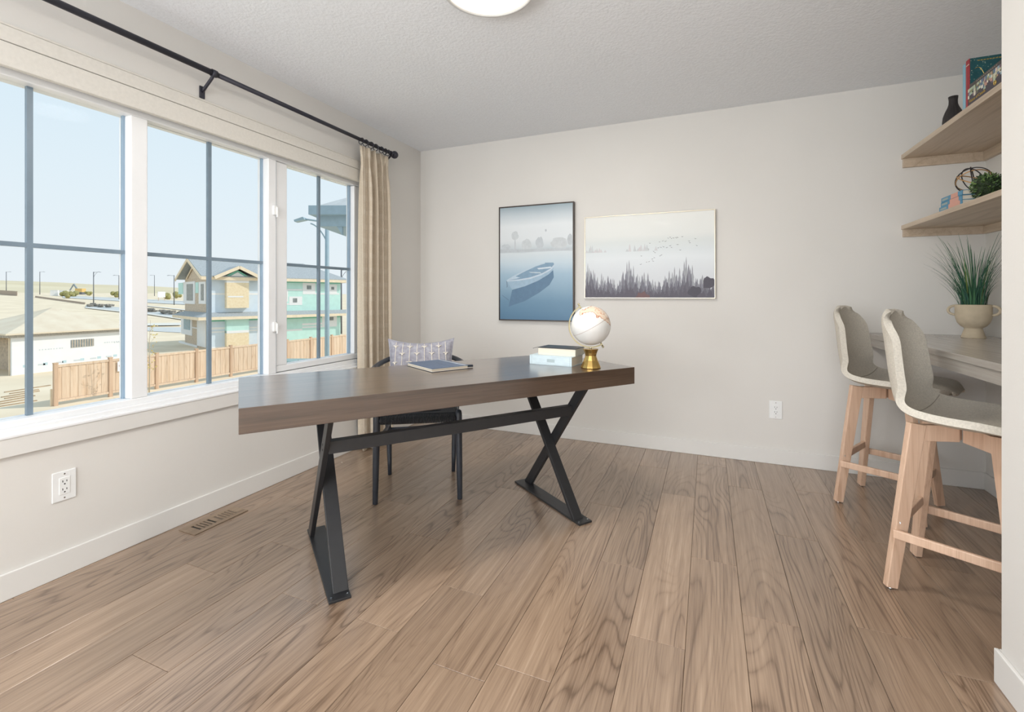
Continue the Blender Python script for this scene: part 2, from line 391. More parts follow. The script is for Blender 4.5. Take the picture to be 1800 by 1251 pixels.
def jamb(y0, y1): frame_piece('frame_jamb', y0, y1, GZ0, GZ1)
fixed_light(.639, 1.296); fixed_light(1.366, 2.022)
def casement(y0, y1, g0, g1, hinge_dark):
    """sash with its own frame set in the opening"""
    mb = MB(); xb, xf = -2.53, -2.452; z0, z1 = GZ0 + .004, GZ1 - .002; gz0 = .700
    mb.box((xb, y0, z0), (xf, y1, gz0)); mb.box((xb, y0, gz0), (xf, g0, z1)); mb.box((xb, g1, gz0), (xf, y1, z1))
    sash = mb.build('sash', M['vinyl'], win, bevel=.005)
    frame_piece('spacer', g1 - .016, g1, gz0, z1, -2.487, 'spacer', 0, -2.505)
    MB().box((XG - .003, g0, gz0), (XG + .003, g1, z1)).build('pane', M['glass'], win)
    ym = (g0 + g1) / 2 - .004
    MB().box((XG - .008, ym - .0095, gz0), (XG + .008, ym + .0095, z1)).build('muntin', M['muntin'], win)
    MB().box((XG - .0079, g0, 1.324), (XG + .0079, g1, 1.342)).build('muntin', M['muntin'], win)
jamb(2.022, 2.078); casement(2.082, 2.835, 2.167, 2.772, True); jamb(2.838, WY1)
jamb(.583, .639); casement(-.17, .579, -.110, .495, False); jamb(WY0, -.174)
for z in (1.655, .945):   # sash locks on the jamb beside the casement
    lk = MB().box((-2.444, 2.050, z - .030), (-2.428, 2.072, z + .028)).build('latch', M['plate'], win, bevel=.004)
    MB().box((-2.430, 2.066, z - .044), (-2.420, 2.076, z + .020)).build('latch_lever', M['plate'], lk, bevel=.003)
MB().box((-2.445, 2.075, .66), (-2.4435, 2.079, 1.96)).build('gasket', M['spacer'], win)
# stool and apron below the window (painted with the wall)
tr = struct(MB().box((XW, WY0 - .12, .531), (XW + .016, WY1 + .12, .603)).build('trim_1', M['trim'], bevel=.0025))
MB().box((XW - .03, WY0 - .0, .600), (XW + .020, WY1, .612)).build('stool_edge', M['vinyl'], tr, bevel=.003)

# ------------------------------------------------------------------ folded fabric shade over the window head
sh = thing('roman_shade', 'folded cream fabric shade across the top of the window', 'window shade', (XW, 1.27, 1.98))
L2 = 1.50
MB().box((.001, -L2, .091), (.026, L2, .150)).build('fabric_panel', M['shade'], sh, bevel=.004)
MB().box((.001, -L2, 0), (.028, L2, .0885)).build('hem_fold', M['shade'], sh, bevel=.004)
MB().box((.002, -L2, .0885), (.020, L2, .091)).build('seam_gap', M['slot'], sh)
MB().box((.001, -L2, .1505), (.024, L2, .161)).build('head_rail', M['shade'], sh, bevel=.004)

# ------------------------------------------------------------------ curtain rod
XR, ZR = -2.318, 2.263
rod = thing('curtain_rod', 'dark metal curtain rod with a ball finial above the window', 'curtain rod', (XR, 0, ZR))
MB().tube([(0, -.45, 0), (0, 1.62, 0)], .0145, 16).build('rod', M['rod'], rod, smooth=True)
MB().tube([(0, 1.60, 0), (0, 3.05, 0)], .0125, 16).build('rod', M['rod'], rod, smooth=True)
for yy in (3.083, -.47):
    f = MB().ball((0, yy, 0), .030, 12, 18).build('finial', M['rod'], rod, smooth=True)
    MB().tube([(0, yy - .045, 0), (0, yy - .03, 0), (0, yy - .018, 0)], [.013, .018, .013], 14).build('collar', M['rod'], f, smooth=True)
def bracket(yy):
    b = MB().tube(bez((0, yy, -.006), (-.02, yy, -.03), (-.055, yy, -.05), (-.087, yy, -.078), 8), .008, 10).build('bracket', M['rod'], rod, smooth=True)
    MB().box((XW - XR + .001, yy - .014, -.112), (XW - XR + .008, yy + .014, -.05)).build('wall_plate', M['rod'], b, bevel=.003)
    MB().tube([(0, yy - .012, 0), (0, yy + .012, 0)], .0185, 14).build('cradle', M['rod'], b, smooth=True)
bracket(1.60); bracket(-.35); bracket(3.046)

# ------------------------------------------------------------------ curtain
def curtain_mat():
    m, n, b = new_mat('linen_curtain')
    t = N(n, 'ShaderNodeTexCoord'); s = N(n, 'ShaderNodeSeparateXYZ'); n.links.new(t.outputs['UV'], s.inputs[0])
    U, V = s.outputs[0], s.outputs[1]
    row = mathn(n, 'LESS_THAN', mathn(n, 'ABSOLUTE', mathn(n, 'SUBTRACT', mathn(n, 'FRACT', mathn(n, 'DIVIDE', V, .105)), .5)), .17)
    cel = mathn(n, 'LESS_THAN', mathn(n, 'ABSOLUTE', mathn(n, 'SUBTRACT', mathn(n, 'FRACT', mathn(n, 'DIVIDE', U, .11)), .5)), .33)
    d1 = mathn(n, 'GREATER_THAN', mathn(n, 'FRACT', mathn(n, 'DIVIDE', mathn(n, 'ADD', U, V), .012)), .70)
    d2 = mathn(n, 'GREATER_THAN', mathn(n, 'FRACT', mathn(n, 'DIVIDE', mathn(n, 'SUBTRACT', U, V), .012)), .70)
    msk = mathn(n, 'MULTIPLY', mathn(n, 'MULTIPLY', row, cel), mathn(n, 'MAXIMUM', d1, d2))
    ns = N(n, 'ShaderNodeTexNoise'); ns.inputs['Scale'].default_value = 90; n.links.new(t.outputs['Object'], ns.inputs['Vector'])
    base = N(n, 'ShaderNodeValToRGB'); base.color_ramp.elements[0].color = lin((198, 184, 164)); base.color_ramp.elements[1].color = lin((216, 203, 184)); n.links.new(ns.outputs[0], base.inputs[0])
    mx = N(n, 'ShaderNodeMixRGB'); n.links.new(mathn(n, 'MULTIPLY', msk, .28), mx.inputs[0]); n.links.new(base.outputs[0], mx.inputs[1]); mx.inputs[2].default_value = lin((238, 232, 220))
    n.links.new(mx.outputs[0], b.inputs['Base Color']); b.inputs['Roughness'].default_value = .9; b.inputs['Specular IOR Level'].default_value = .15
    return m
M['linen'] = curtain_mat()
cur = thing('curtain', 'beige linen curtain with pinch pleats gathered beside the window', 'curtain', (XR, 2.86, 0))
def cfn(u, v):
    z = .010 + v * 2.213; t = u
    y = -.172 + t * (.345 - .035 * v) + .004 * math.sin(z * 3 + t * 9)
    ph = t * 2 * math.pi * 4.5 + .5 * math.sin(z * 1.1)
    amp = .040 * (1 - .68 * max(0, (v - .80) / .20) ** 1.5) + .006 * math.sin(z * 2.1 + 6 * t)
    x_ = amp * math.sin(ph) + .012 * math.sin(2.3 * ph + 1)
    pinch = math.exp(-((v - .945) / .025) ** 2) * .010
    x_ += pinch * math.sin(ph * 2)
    y += .014 * math.cos(ph * 2) * (1 - v * .3)
    return Vector((x_ - .008, y, z))
mb = MB(); mb.grid(cfn, 150, 44)
co = mb.build('fabric', M['linen'], cur, smooth=True, solid=.0016)
uvl = co.data.uv_layers.new(name='cloth'); 
for lp in co.data.loops:
    i = lp.vertex_index; uvl.data[lp.index].uv = ((i // 45) / 150 * .95, (i % 45) / 44 * 2.213)
for k, yy in enumerate((-.165, -.12, -.06, -.005, .06, .105, .140)):
    c = MB().tube([(.022 * math.cos(a), yy + .004 * math.sin(a + k), ZR - .008 + .0235 * math.sin(a)) for a in [2 * math.pi * i / 20 for i in range(20)]], .0028, 8, closed=True).build('curtain_ring', M['rod'], cur, smooth=True)
    MB().tube([(0, yy, ZR - .028), (0, yy, ZR - .044)], .0022, 6).build('clip', M['rod'], c)

# ------------------------------------------------------------------ wall outlets
def outlet(name, label, loc, rz):
    t = thing(name, label, 'outlet', loc, rz, None)     # local: -y faces the room
    MB().box((-.039, -.0055, -.060), (.039, 0, .060)).build('cover_plate', M['plate'], t, bevel=.0035)
    ins = MB().box((-.0175, -.0075, -.0345), (.0175, -.0045, .0345)).build('receptacle', M['plate'], t, bevel=.0012)
    for zc in (.016, -.016):
        for xx, hh in ((-.0065, .0042), (.0065, .0036)): MB().box((xx - .0012, -.0079, zc + .003 - hh), (xx + .0012, -.0072, zc + .003 + hh)).build('blade_slot', M['slot'], ins)
        MB().tube([(0, -.0079, zc - .0085), (0, -.0072, zc - .0085)], .0028, 10).build('ground_hole', M['slot'], ins)
    for zc in (.048, -.048): MB().tube([(0, -.0062, zc), (0, -.0050, zc)], .0030, 12).build('screw', M['chrome'], t)
outlet('wall_outlet', 'white double wall outlet below the framed pictures on the back wall', (.4205, YB, .3645), 0)
outlet('wall_outlet', 'white double wall outlet below the window near the floor vent', (XW, 1.041, .3625), R(90))

# ------------------------------------------------------------------ floor vent
vt = thing('floor_vent', 'wood-toned slotted floor vent beside the baseboard', 'vent', (-2.294, 1.589, 0))
MB().box((-.059, -.137, .0001), (.059, .137, .0012)).build('vent_well', M['slot'], vt)
mb = MB(); zz = (.0012, .0048)
mb.box((-.060, -.138, zz[0]), (-.034, .138, zz[1])); mb.box((.034, -.138, zz[0]), (.060, .138, zz[1])); mb.box((-.034, -.138, zz[0]), (.034, -.098, zz[1])); mb.box((-.034, .098, zz[0]), (.034, .138, zz[1])); mb.box((-.034, -.010, zz[0]), (.034, .012, zz[1]))
mb.build('vent_frame', M['vent'], vt, bevel=.0008)
for g0 in (-.098, .012):
    for i in range(4):
        yc = g0 + .0088 + (i + .5) * .0176 + .0 
        MB().box((-.034, yc + .0 - .0046, zz[0]), (.034, yc + .0046, zz[1])).build('slat', M['vent'], vt)
MB().box((-.034, .012, .0013), (.034, .098, .0022)).build('damper', mat('vent_damper', (112, 100, 88), .6), vt)

# ------------------------------------------------------------------ flush ceiling lamp
LX, LY = -.845, 1.755
lp = thing('ceiling_lamp', 'round flush ceiling lamp with warm white diffuser above the desk', 'ceiling lamp', (LX, LY, ZC))
MB().lathe([(.175, 0), (.197, 0), (.200, -.004), (.200, -.030), (.197, -.036), (.188, -.036), (.186, -.030), (.186, -.006), (.175, -.006)], 64, cap=False).build('rim', mat('lamp_rim', (214, 214, 212), .3), lp, smooth=True)
MB().lathe([(.0005, -.041), (.08, -.0405), (.15, -.038), (.178, -.034), (.1855, -.028), (.1855, -.006), (.0005, -.006)], 64, cap=False).build('diffuser', emit('lamp_diffuser', (255, 246, 234), 1.15), lp, smooth=True)
lo = add_light('ceiling_lamp_light', 'AREA', (0, 0, -.046), (0, 0, 0), 18, (1.0, .94, .865), shape='DISK', size=.36); lo.parent = lp
# added twin, unseen behind the camera, for more light in the room
lp2 = copy_tree(lp); lp2.location = (LX + .1, -1.35, ZC); lp2['label'] = 'added second round flush ceiling lamp, unseen behind the camera'

# ================================================================== DESK
DFL = Vector((-1.426, 1.067)); DA = math.atan2(.8, .6); DLEN, DDEP, DZ = 1.787, .683, .76
dk = thing('desk', 'dark walnut trestle desk with a thick top and black steel x-shaped legs', 'desk', (DFL.x, DFL.y, 0), DA)   # local x along the front edge, y away from the front
MB().box((0, 0, .673), (DLEN, DDEP, DZ)).build('desktop', M['desk'], dk, bevel=.0018)
for cx in (.325, 1.485):
    fp = MB().box((cx - .040, .030, 0), (cx + .040, .655, .010)).build('foot_plate', M['steel'], dk, bevel=.002)
    MB().box((cx - .065, .045, .664), (cx + .065, .64, .6728)).build('top_plate', M['steel'], dk, bevel=.0015)
    sg_ = 1 if cx < 1 else -1      # the two trestles mirror each other
    la, lb = sorted((cx - sg_ * .018, cx + sg_ * .0385)); ma, mb_ = sorted((cx - sg_ * .0385, cx - sg_ * .0185))
    for y0, y1, hw, l0, l1 in ((.085, .600, .0125, la, lb), (.600, .085, .034, ma, mb_)):   # wide flat bar, and the deep narrow bar beside it
        MB().extrude([(l0, y0 - hw, .010), (l0, y0 + hw, .010), (l0, y1 + hw, .664), (l0, y1 - hw, .664)], (l1 - l0, 0, 0)).build('leg_bar', M['steel'], dk, bevel=.002)
    for sx_ in (-.028, .028): MB().tube([(cx + sx_, .05, .0101), (cx + sx_, .05, .0125)], .004, 10).build('bolt', M['chrome'], fp)
yS = .600 - .515 * (.535 / .664)
MB().box((.325 - .0185, yS - .020, .508), (1.485 + .0185, yS + .020, .558)).build('stretcher', M['steel'], dk, bevel=.002)
for q in (.5235, .5445): MB().tube([(.325 - .0400, yS, q), (.325 - .0380, yS, q)], .0045, 10).build('bolt', M['slot'], dk)
MB().tube([(.352, .148, .475), (.352, .1505, .475)], .003, 8).build('bolt', M['chrome'], dk)

# ================================================================== ON THE DESK
def local_quad(origin, ex, ey):  # rotation for a book lying flat: local x along the edge ex
    return math.atan2(ex[1], ex[0])
M['navy'] = mat('navy_cloth', (84, 102, 128), .45, var=.08, scale=40, bump=.12, bscale=300)
M['navydark'] = mat('dark_ribbon', (44, 52, 66), .5)
nb = thing('notebook', 'navy covered notebook with cream pages lying on the desk', 'notebook', (-1.233, 1.932, DZ), math.atan2(.182, .103))
W_, H_ = .209, .277      # local x: toward the pen loop, y: away
MB().box((0, 0, .0004), (W_, H_, .0022)).build('back_cover', M['navydark'], nb, bevel=.0006)
MB().box((.002, .003, .0022), (W_ - .004, H_ - .003, .0080)).build('pages', M['pages'], nb)
MB().box((.001, .002, .0080), (W_ - .003, H_ - .002, .0092)).build('divider_sheet', mat('kraft_sheet', (176, 146, 112), .7), nb)
MB().box((.002, .003, .0092), (W_ - .004, H_ - .003, .0160)).build('pages', M['pages'], nb)
MB().box((0, 0, .0160), (W_, H_, .0182)).build('front_cover', M['navy'], nb, bevel=.0008)
MB().box((W_ - .020, 0, .0182), (W_ - .016, H_, .0187)).build('spine_crease', M['plate'], nb)
MB().box((W_ - .004, .02, .006), (W_ + .002, .05, .0175)).build('pen_loop', M['navydark'], nb, bevel=.001)
MB().tube([(W_ + .0005, .034, .0105), (W_ + .042, .026, .0080)], .0062, 10).build('ribbon_end', M['navydark'], nb, smooth=True)

def book(name, label, loc, rz, L, D, Hh, cover, spine_side='front', lab_group=None, pages=None, cov_t=.0028, fore=None):
    """a closed hardback lying flat: local x along the spine (length L), y depth D, spine at y=0"""
    t = thing(name, label, 'book', loc, rz, lab_group)
    MB().box((.004, .004, cov_t), (L - .004, D - .005, Hh - cov_t)).build('pages', pages or M['pages'], t)
    mb = MB(); mb.box((0, 0, 0), (L, D, cov_t)); mb.box((0, 0, Hh - cov_t), (L, D, Hh)); mb.box((0, 0, cov_t), (L, .0035, Hh - cov_t))
    mb.build('cover', cover, t, bevel=.0012)
    return t
M['paleblue'] = mat('pale_blue_cloth', (206, 222, 228), .6, var=.06, scale=25, stretch=(1, 1, 6))
bk1 = book('book', 'thick pale blue hardback lying beside the globe', (-.903, 2.398, DZ), math.atan2(-.031, .246), .248, .170, .050, M['paleblue'])
M['faintprint'] = mat('faint_spine_print', (170, 186, 190), .6)
MB().box((.105, -.0004, .016), (.150, .0004, .033)).build('spine_title', M['faintprint'], bk1)
for q in (.012, .238): MB().box((q - .001, -.0004, .002), (q + .001, .0004, .048)).build('spine_band', M['faintprint'], bk1)
# second book rests on it, turned so its page edges face out
bk2 = thing('book', 'smaller cream-paged book with a black cover stacked on the pale blue hardback', 'book', (-.862, 2.422, DZ + .050), math.atan2(-.02, .2))
MB().box((0, .002, .002), (.213, .138, .037)).build('pages', M['pages'], bk2)
MB().box((-.002, 0, 0), (.217, .142, .002)).build('back_cover', mat('grey_cover', (196, 196, 190), .5), bk2, bevel=.0006)
MB().box((-.002, 0, .037), (.217, .142, .041)).build('front_cover', mat('black_cover', (38, 36, 36), .35), bk2, bevel=.001)
MB().box((.213, .001, .002), (.217, .142, .038)).build('spine', mat('pale_spine', (206, 204, 190), .5), bk2, bevel=.001)
MB().tube(bez((0, .02, .0385), (-.015, .015, .038), (-.025, .01, .036), (-.034, .004, .031), 6), .0012, 6).build('bookmark_ribbon', mat('ribbon', (90, 88, 84), .6), bk2)

# globe
GX, GY = -.560, 2.385
gl = thing('desk_globe', 'antique style desk globe on a gold hourglass base', 'globe', (GX, GY, DZ), YAW)   # local x along the view's right, y away
MB().lathe([(.050, 0), (.0525, .003), (.049, .012), (.036, .040), (.0285, .062), (.0285, .064), (.032, .078), (.0395, .097), (.0385, .0985), (.001, .0985)], 12, cap=True).build('base', M['gold'], gl)
MB().tube([(0, 0, .098), (0, 0, .1065)], .0055, 12).build('stem', M['chrome'], gl, smooth=True)
GC = Vector((0, 0, .2185)); gr = .1015
def globe_mat():
    m, n, b = new_mat('antique_globe')
    t = N(n, 'ShaderNodeTexCoord'); ns = N(n, 'ShaderNodeTexNoise'); ns.inputs['Scale'].default_value = 9.5; ns.inputs['Detail'].default_value = 5; ns.inputs['Roughness'].default_value = .55
    mpn = N(n, 'ShaderNodeMapping'); mpn.inputs['Location'].default_value = (.31, .12, .47); n.links.new(t.outputs['Object'], mpn.inputs[0]); n.links.new(mpn.outputs[0], ns.inputs['Vector'])
    sp = N(n, 'ShaderNodeSeparateXYZ'); n.links.new(t.outputs['Object'], sp.inputs[0])
    v = mathn(n, 'ADD', ns.outputs[0], mathn(n, 'MULTIPLY', mathn(n, 'ADD', sp.outputs[2], mathn(n, 'MULTIPLY', sp.outputs[0], .75)), 1.55))
    r = N(n, 'ShaderNodeValToRGB'); els = r.color_ramp.elements; els[0].position = 0; els[0].color = lin((222, 222, 220)); els[1].position = 1; els[1].color = lin((226, 204, 182))
    for p, c in ((.58, (228, 227, 223)), (.632, (230, 226, 220)), (.640, (176, 112, 86)), (.652, (190, 128, 100)), (.662, (226, 200, 174)), (.76, (230, 212, 192)), (.775, (204, 150, 122)), (.79, (228, 206, 182))):
        q = els.new(p); q.color = lin(c)
    n.links.new(v, r.inputs[0]); n.links.new(r.outputs[0], b.inputs['Base Color']); b.inputs['Roughness'].default_value = .22; b.inputs['Coat Weight'].default_value = .4
    return m
sph = MB().ball((0, 0, 0), gr, 24, 40).build('sphere', globe_mat(), gl, smooth=True, loc=GC)
tilt = R(-30)    # the axis leans to the left at the top
ax = Vector((math.sin(tilt), 0, math.cos(tilt))); px = Vector((-math.cos(tilt), 0, math.sin(tilt)))
MB().tube([Vector((0, 0, 0)) + Matrix.Rotation(0, 3, 'Z') @ ((px * math.cos(a) + Vector((0, 1, 0)) * math.sin(a)) * (gr + .0003)) for a in [2 * math.pi * i / 60 for i in range(60)]], .0006, 6, closed=True).build('equator_line', mat('equator_ink', (150, 120, 104), .5), sph)
arc = [ax * (math.cos(a) * .1125) + px * (math.sin(a) * .1125) for a in [math.pi * (-.01 + 1.02 * i / 40) for i in range(41)]]
mb = MB()
for i in range(40): pass
vs = []; 
for i, p in enumerate(arc):
    d = p.normalized(); 
    for rr_, yy in ((-.003, -.0045), (.003, -.0045), (.003, .0045), (-.003, .0045)): vs.append(p + d * rr_ + Vector((0, yy, 0)))
fs = [(i * 4 + j, i * 4 + (j + 1) % 4, (i + 1) * 4 + (j + 1) % 4, (i + 1) * 4 + j) for i in range(40) for j in range(4)] + [(3, 2, 1, 0), (160, 161, 162, 163)]
mb._add(vs, fs); mer = mb.build('meridian_arc', M['palegold'], gl, loc=GC)
for sg in (1, -1):
    p0 = ax * (sg * .100); p1 = ax * (sg * .1235)
    MB().tube([p0, p1], .0042, 10).build('pivot', M['palegold'], mer, smooth=True); MB().ball(ax * (sg * .127), .0058, 8, 12).build('pivot_knob', M['palegold'], mer, smooth=True)

# ================================================================== CHAIR AT THE DESK
ch = thing('desk_chair', 'black wishbone style wooden chair with a woven cord seat behind the desk', 'chair', (-1.581, 2.349, 0), R(30.9))
def leg(pts, rads): return MB().tube(pts, rads, 14).build('leg', M['chair'], ch, smooth=True)
for s in (-1, 1):
    leg([(s * .229, -.210, 0), (s * .229, -.210, .004), (s * .226, -.208, .20), (s * .222, -.206, .42), (s * .222, -.206, .475), (s * .222, -.206, .492), (s * .222, -.206, .499)], [.0125, .0145, .0175, .0195, .0195, .016, .006])
    leg(bez((s * .200, .210, 0), (s * .205, .235, .25), (s * .215, .225, .40), (s * .232, .185, .52), 8) + bez((s * .232, .185, .52), (s * .245, .150, .60), (s * .262, .10, .66), (s * .268, .075, .700), 6)[1:], [.012, .014, .016, .0175, .018, .018, .018, .018, .018, .0175, .017, .0165, .016, .015, .014])
arm = [(-.272, -.045, .692), (-.275, 0, .696), (-.272, .09, .703), (-.245, .175, .718), (-.185, .240, .738), (-.10, .275, .750), (0, .287, .754)]
arm = arm + [(-p[0], p[1], p[2]) for p in arm[-2::-1]]
MB().tube(arm, [.013, .018, .019, .0195, .021, .022, .022, .022, .021, .0195, .019, .018, .013], 14, flat=.72).build('arm_rail', M['chair'], ch, smooth=True, subsurf=1)
sp_ = MB(); sp_.bar((0, .195, .44), (0, .235, .56), .060, .014, .05, .013); sp_.bar((-.012, .232, .55), (-.060, .276, .742), .026, .012, .03, .012); sp_.bar((.012, .232, .55), (.060, .276, .742), .026, .012, .03, .012)
sp_.build('back_splat', M['chair'], ch, bevel=.003)
for a, b in (((-.222, -.206, .455), (-.208, .205, .445)), ((.222, -.206, .455), (.208, .205, .445)), ((-.222, -.206, .452), (.222, -.206, .452)), ((-.208, .205, .445), (.208, .205, .445))):
    MB().tube([a, b], .014, 12).build('seat_rail', M['chair'], ch, smooth=True)
for a, b in (((-.225, -.20, .315), (-.206, .222, .315)), ((.225, -.20, .315), (.206, .222, .315)), ((-.206, .226, .285), (.206, .226, .285)), ((-.224, -.207, .245), (.224, -.207, .245))):
    if a[2] == .245: continue
    MB().tube([a, Vector(a).lerp(Vector(b), .5), b], [.009, .013, .009], 12).build('stretcher', M['chair'], ch, smooth=True)
# woven seat: four wedges of cord wrapped over the rails, dipping to the middle
def seatfn(u, v):
    x_, y_ = (u * 2 - 1), (v * 2 - 1); hw = .205 - .006 * (y_ + 1)
    edge = max(abs(x_), abs(y_)); z = .462 + .014 * edge ** 2 - .006 * (1 - edge)
    return Vector((x_ * hw, y_ * .198, z))
mb = MB(); n_ = 44
mb.grid(seatfn, n_, n_)
mb.build('woven_seat', M['cord'], ch, smooth=True, solid=.012)
mb = MB()
for k in range(46):     # the cords themselves, running over the front rail
    x_ = -.198 + k * .0088
    mb.tube([(x_, -.178, .470), (x_, -.200, .475), (x_, -.2205, .468), (x_, -.2265, .452), (x_, -.2205, .436), (x_, -.202, .430)], .0043, 6)
fc = mb.build('front_cords', M['cord'], ch, smooth=True); fc['kind'] = 'stuff'
mb = MB()
for k in range(44):
    r_ = .205 - k * .0046
    for sgn in (-1, 1):
        mb.tube([(-r_, sgn * r_ * .95, .4705 - .00012 * k), (r_, sgn * r_ * .95, .4705 - .00012 * k)], .0026, 5)
        mb.tube([(sgn * r_, -r_ * .95, .4712 - .00012 * k), (sgn * r_, r_ * .95, .4712 - .00012 * k)], .0026, 5)
sc_ = mb.build('seat_cords', M['cord'], ch, smooth=True); sc_['kind'] = 'stuff'

# ------------------------------------------------------------------ cushion on the chair
M['slub'] = mat('grey_slub_cotton', (168, 168, 176), .9, var=.16, scale=55, bump=.3, bscale=260, c2=(140, 138, 148), spec=.1)
M['cream'] = mat('cream_yarn', (232, 224, 212), .85, var=.06, scale=90)
pl = thing('throw_pillow', 'grey cushion with cream corded flowers leaning on the chair back', 'pillow', (-1.581, 2.349, .478), R(30.9))
PWd, PHt, tiltp = .205, .195, R(-14)
PX = Matrix.Translation((0, .105, .200)) @ Matrix.Rotation(tiltp, 4, 'X')
def pil(u, v, side):
    x_, z_ = u * 2 - 1, v * 2 - 1
    prof = max(0, (1 - x_ ** 4) * (1 - z_ ** 4)) ** .55
    pin = 1 - .17 * (1 - abs(x_) ** 2) * abs(z_) ** 3; pin2 = 1 - .09 * (1 - abs(z_) ** 2) * abs(x_) ** 3
    return PX @ Vector((x_ * PWd * pin2, side * .062 * prof, z_ * PHt * pin))
mb = MB(); mb.grid(lambda u, v: pil(u, v, -1), 28, 28); mb.grid(lambda u, v: pil(u, v, 1), 28, 28, True)
me = mb.build('cushion', M['slub'], pl, smooth=True)
bm = bmesh.new(); bm.from_mesh(me.data); bmesh.ops.remove_doubles(bm, verts=bm.verts, dist=.0004); bm.to_mesh(me.data); bm.free()
def onp(xx, zz, lift=.002):
    u, v = (xx / PWd + 1) / 2, (zz / PHt + 1) / 2; a = pil(u, v, -1); return a + (PX.to_3x3() @ Vector((0, -lift, 0)))
for k in range(8):
    xs = -.165 + k * .047; rk = random.Random(40 + k); lean = .012 - .0035 * k
    st = MB().tube([onp(xs + lean * 2 * (t - .4), -.15 + .325 * t) for t in [i / 14 for i in range(15)]], .0022, 6).build('cord_stem', M['cream'], pl, smooth=True)
    for zc in ([.135, .03, -.075] if k % 2 == 0 else [.085, -.02, -.12]):
        mb = MB(); cx_ = xs + lean * 2 * ((zc + .15) / .325 - .4)
        for sgn in (-1, 1):
            mb.tube([onp(cx_, zc), onp(cx_ + sgn * .009, zc + .012, .004), onp(cx_ + sgn * .019, zc + .010, .003)], [.0030, .0034, .0015], 6)
        mb.ball(onp(cx_, zc, .003), .0052, 6, 8)
        mb.build('bow_knot', M['cream'], st, smooth=True)

# ================================================================== FRAMED PICTURES
def framed(name, label, x0, x1, z0, z1, depth, ft, fmat, fsidemat):
    t = thing(name, label, 'picture', (x0, YB, z0)); w_, h_ = x1 - x0, z1 - z0
    for lo, hi in (((0, 0), (w_, ft)), ((0, h_ - ft), (w_, h_)), ((0, ft), (ft, h_ - ft)), ((w_ - ft, ft), (w_, h_ - ft))):
        MB().box((lo[0], -depth, lo[1]), (hi[0], -.001, hi[1])).build('frame_rail', fmat, t, bevel=.0008)
    return t, w_, h_
M['bronze'] = mat('dark_bronze_frame', (72, 62, 56), .4, metal=.3, var=.08)
M['champagne'] = mat('champagne_frame', (206, 196, 176), .3, metal=.6, var=.04)
p1, w1, h1 = framed('framed_picture', 'portrait picture of a rowing boat on misty water in a dark frame', -1.612, -.968, .930, 1.873, .040, .009, M['bronze'], M['bronze'])
mists = [(0, (82, 120, 150)), (.16, (104, 140, 166)), (.38, (158, 184, 202)), (.46, (190, 206, 216)), (.55, (210, 218, 222)), (.565, (184, 194, 200)), (.60, (200, 208, 212)), (.66, (218, 223, 226)), (.78, (222, 227, 230)), (.86, (196, 206, 212)), (.94, (150, 168, 178))]
MB().box((.007, -.034, .007), (w1 - .007, -.006, h1 - .007)).build('canvas', ramp_mat('misty_lake_print', 'Z', mists, .45, .05, 3.0), p1)
def n1(px, py):      # from the print's own picture coordinates to its face
    s = (px - 100) / 650; yt, yb = 130 - 38 * s, 1148 + 20 * s; return (.009 + s * (w1 - .018), .009 + (yb - py) / (yb - yt) * (h1 - .018))
def flat(name, polys, mats, parent, nf, y):
    mb = MB(); ms = []
    for k, (pp, mm) in enumerate(polys):
        if mm not in ms: ms.append(mm)
        mb.m = ms.index(mm); mb.poly([(nf(*q)[0], y - .00008 * k, nf(*q)[1]) for q in pp])
    return mb.build(name, ms, parent)
_pm = {}
def pm(c, rough=.45):
    if (c, rough) not in _pm: _pm[(c, rough)] = mat('print_%d_%d_%d' % c, c, rough, var=.05, scale=40)
    return _pm[(c, rough)]
far_, near_ = [(163, 790), (235, 748), (330, 702), (430, 660), (510, 636), (583, 636)], [(592, 650), (560, 690), (480, 735), (380, 768), (280, 784), (163, 795)]
wl = [(215, 880), (330, 850), (450, 800), (540, 745), (582, 705)]
hz = []
for cx_, cy_, rx_, ry_, c in ((240, 385, 36, 46, (203, 209, 212)), (345, 470, 50, 60, (204, 210, 213)), (465, 455, 40, 66, (196, 203, 208)), (635, 455, 80, 62, (202, 207, 210)), (725, 430, 26, 60, (192, 198, 202)), (160, 490, 50, 34, (198, 205, 210)), (518, 340, 9, 14, (190, 196, 202))):
    rk = random.Random(cx_); hz.append(([(cx_ + rx_ * math.cos(a) * rk.uniform(.75, 1), cy_ + ry_ * math.sin(a) * rk.uniform(.75, 1)) for a in [2 * math.pi * i / 16 for i in range(16)]], pm(c)))
hz += [([(236, 420), (246, 420), (250, 525), (234, 525)], pm((198, 204, 208))), ([(105, 505), (300, 512), (520, 508), (745, 500), (745, 527), (105, 540)], pm((192, 199, 204)))]
hz += [([(120, 930), (178, 975), (182, 1000), (180, 970), (120, 925)], pm((96, 122, 146))), ([(215, 880), (180, 1035), (330, 985), (460, 910), (550, 840), (588, 770), (582, 705)] + wl[::-1][1:-1], pm((92, 124, 152))),
       (near_[::-1] + wl[::-1], pm((158, 184, 204))), ([(163, 795), (280, 784), (380, 768), (480, 735), (560, 690), (592, 650), (595, 668), (562, 706), (482, 748), (382, 782), (280, 797), (166, 803)], pm((196, 210, 222))),
       (far_ + near_, pm((128, 158, 182))), ([(163, 790), (235, 748), (330, 702), (430, 660), (510, 636), (512, 644), (432, 668), (335, 712), (245, 758), (290, 770), (240, 782), (163, 795)], pm((186, 204, 218))),
       ([(440, 684), (560, 672), (576, 684), (455, 697)], pm((206, 218, 228))), ([(365, 717), (470, 722), (482, 735), (385, 727)], pm((186, 200, 210))), ([(160, 800), (166, 802), (172, 850), (162, 862), (165, 845)], pm((110, 130, 150)))]
flat('boat_print', hz, None, p1, n1, -.0342)
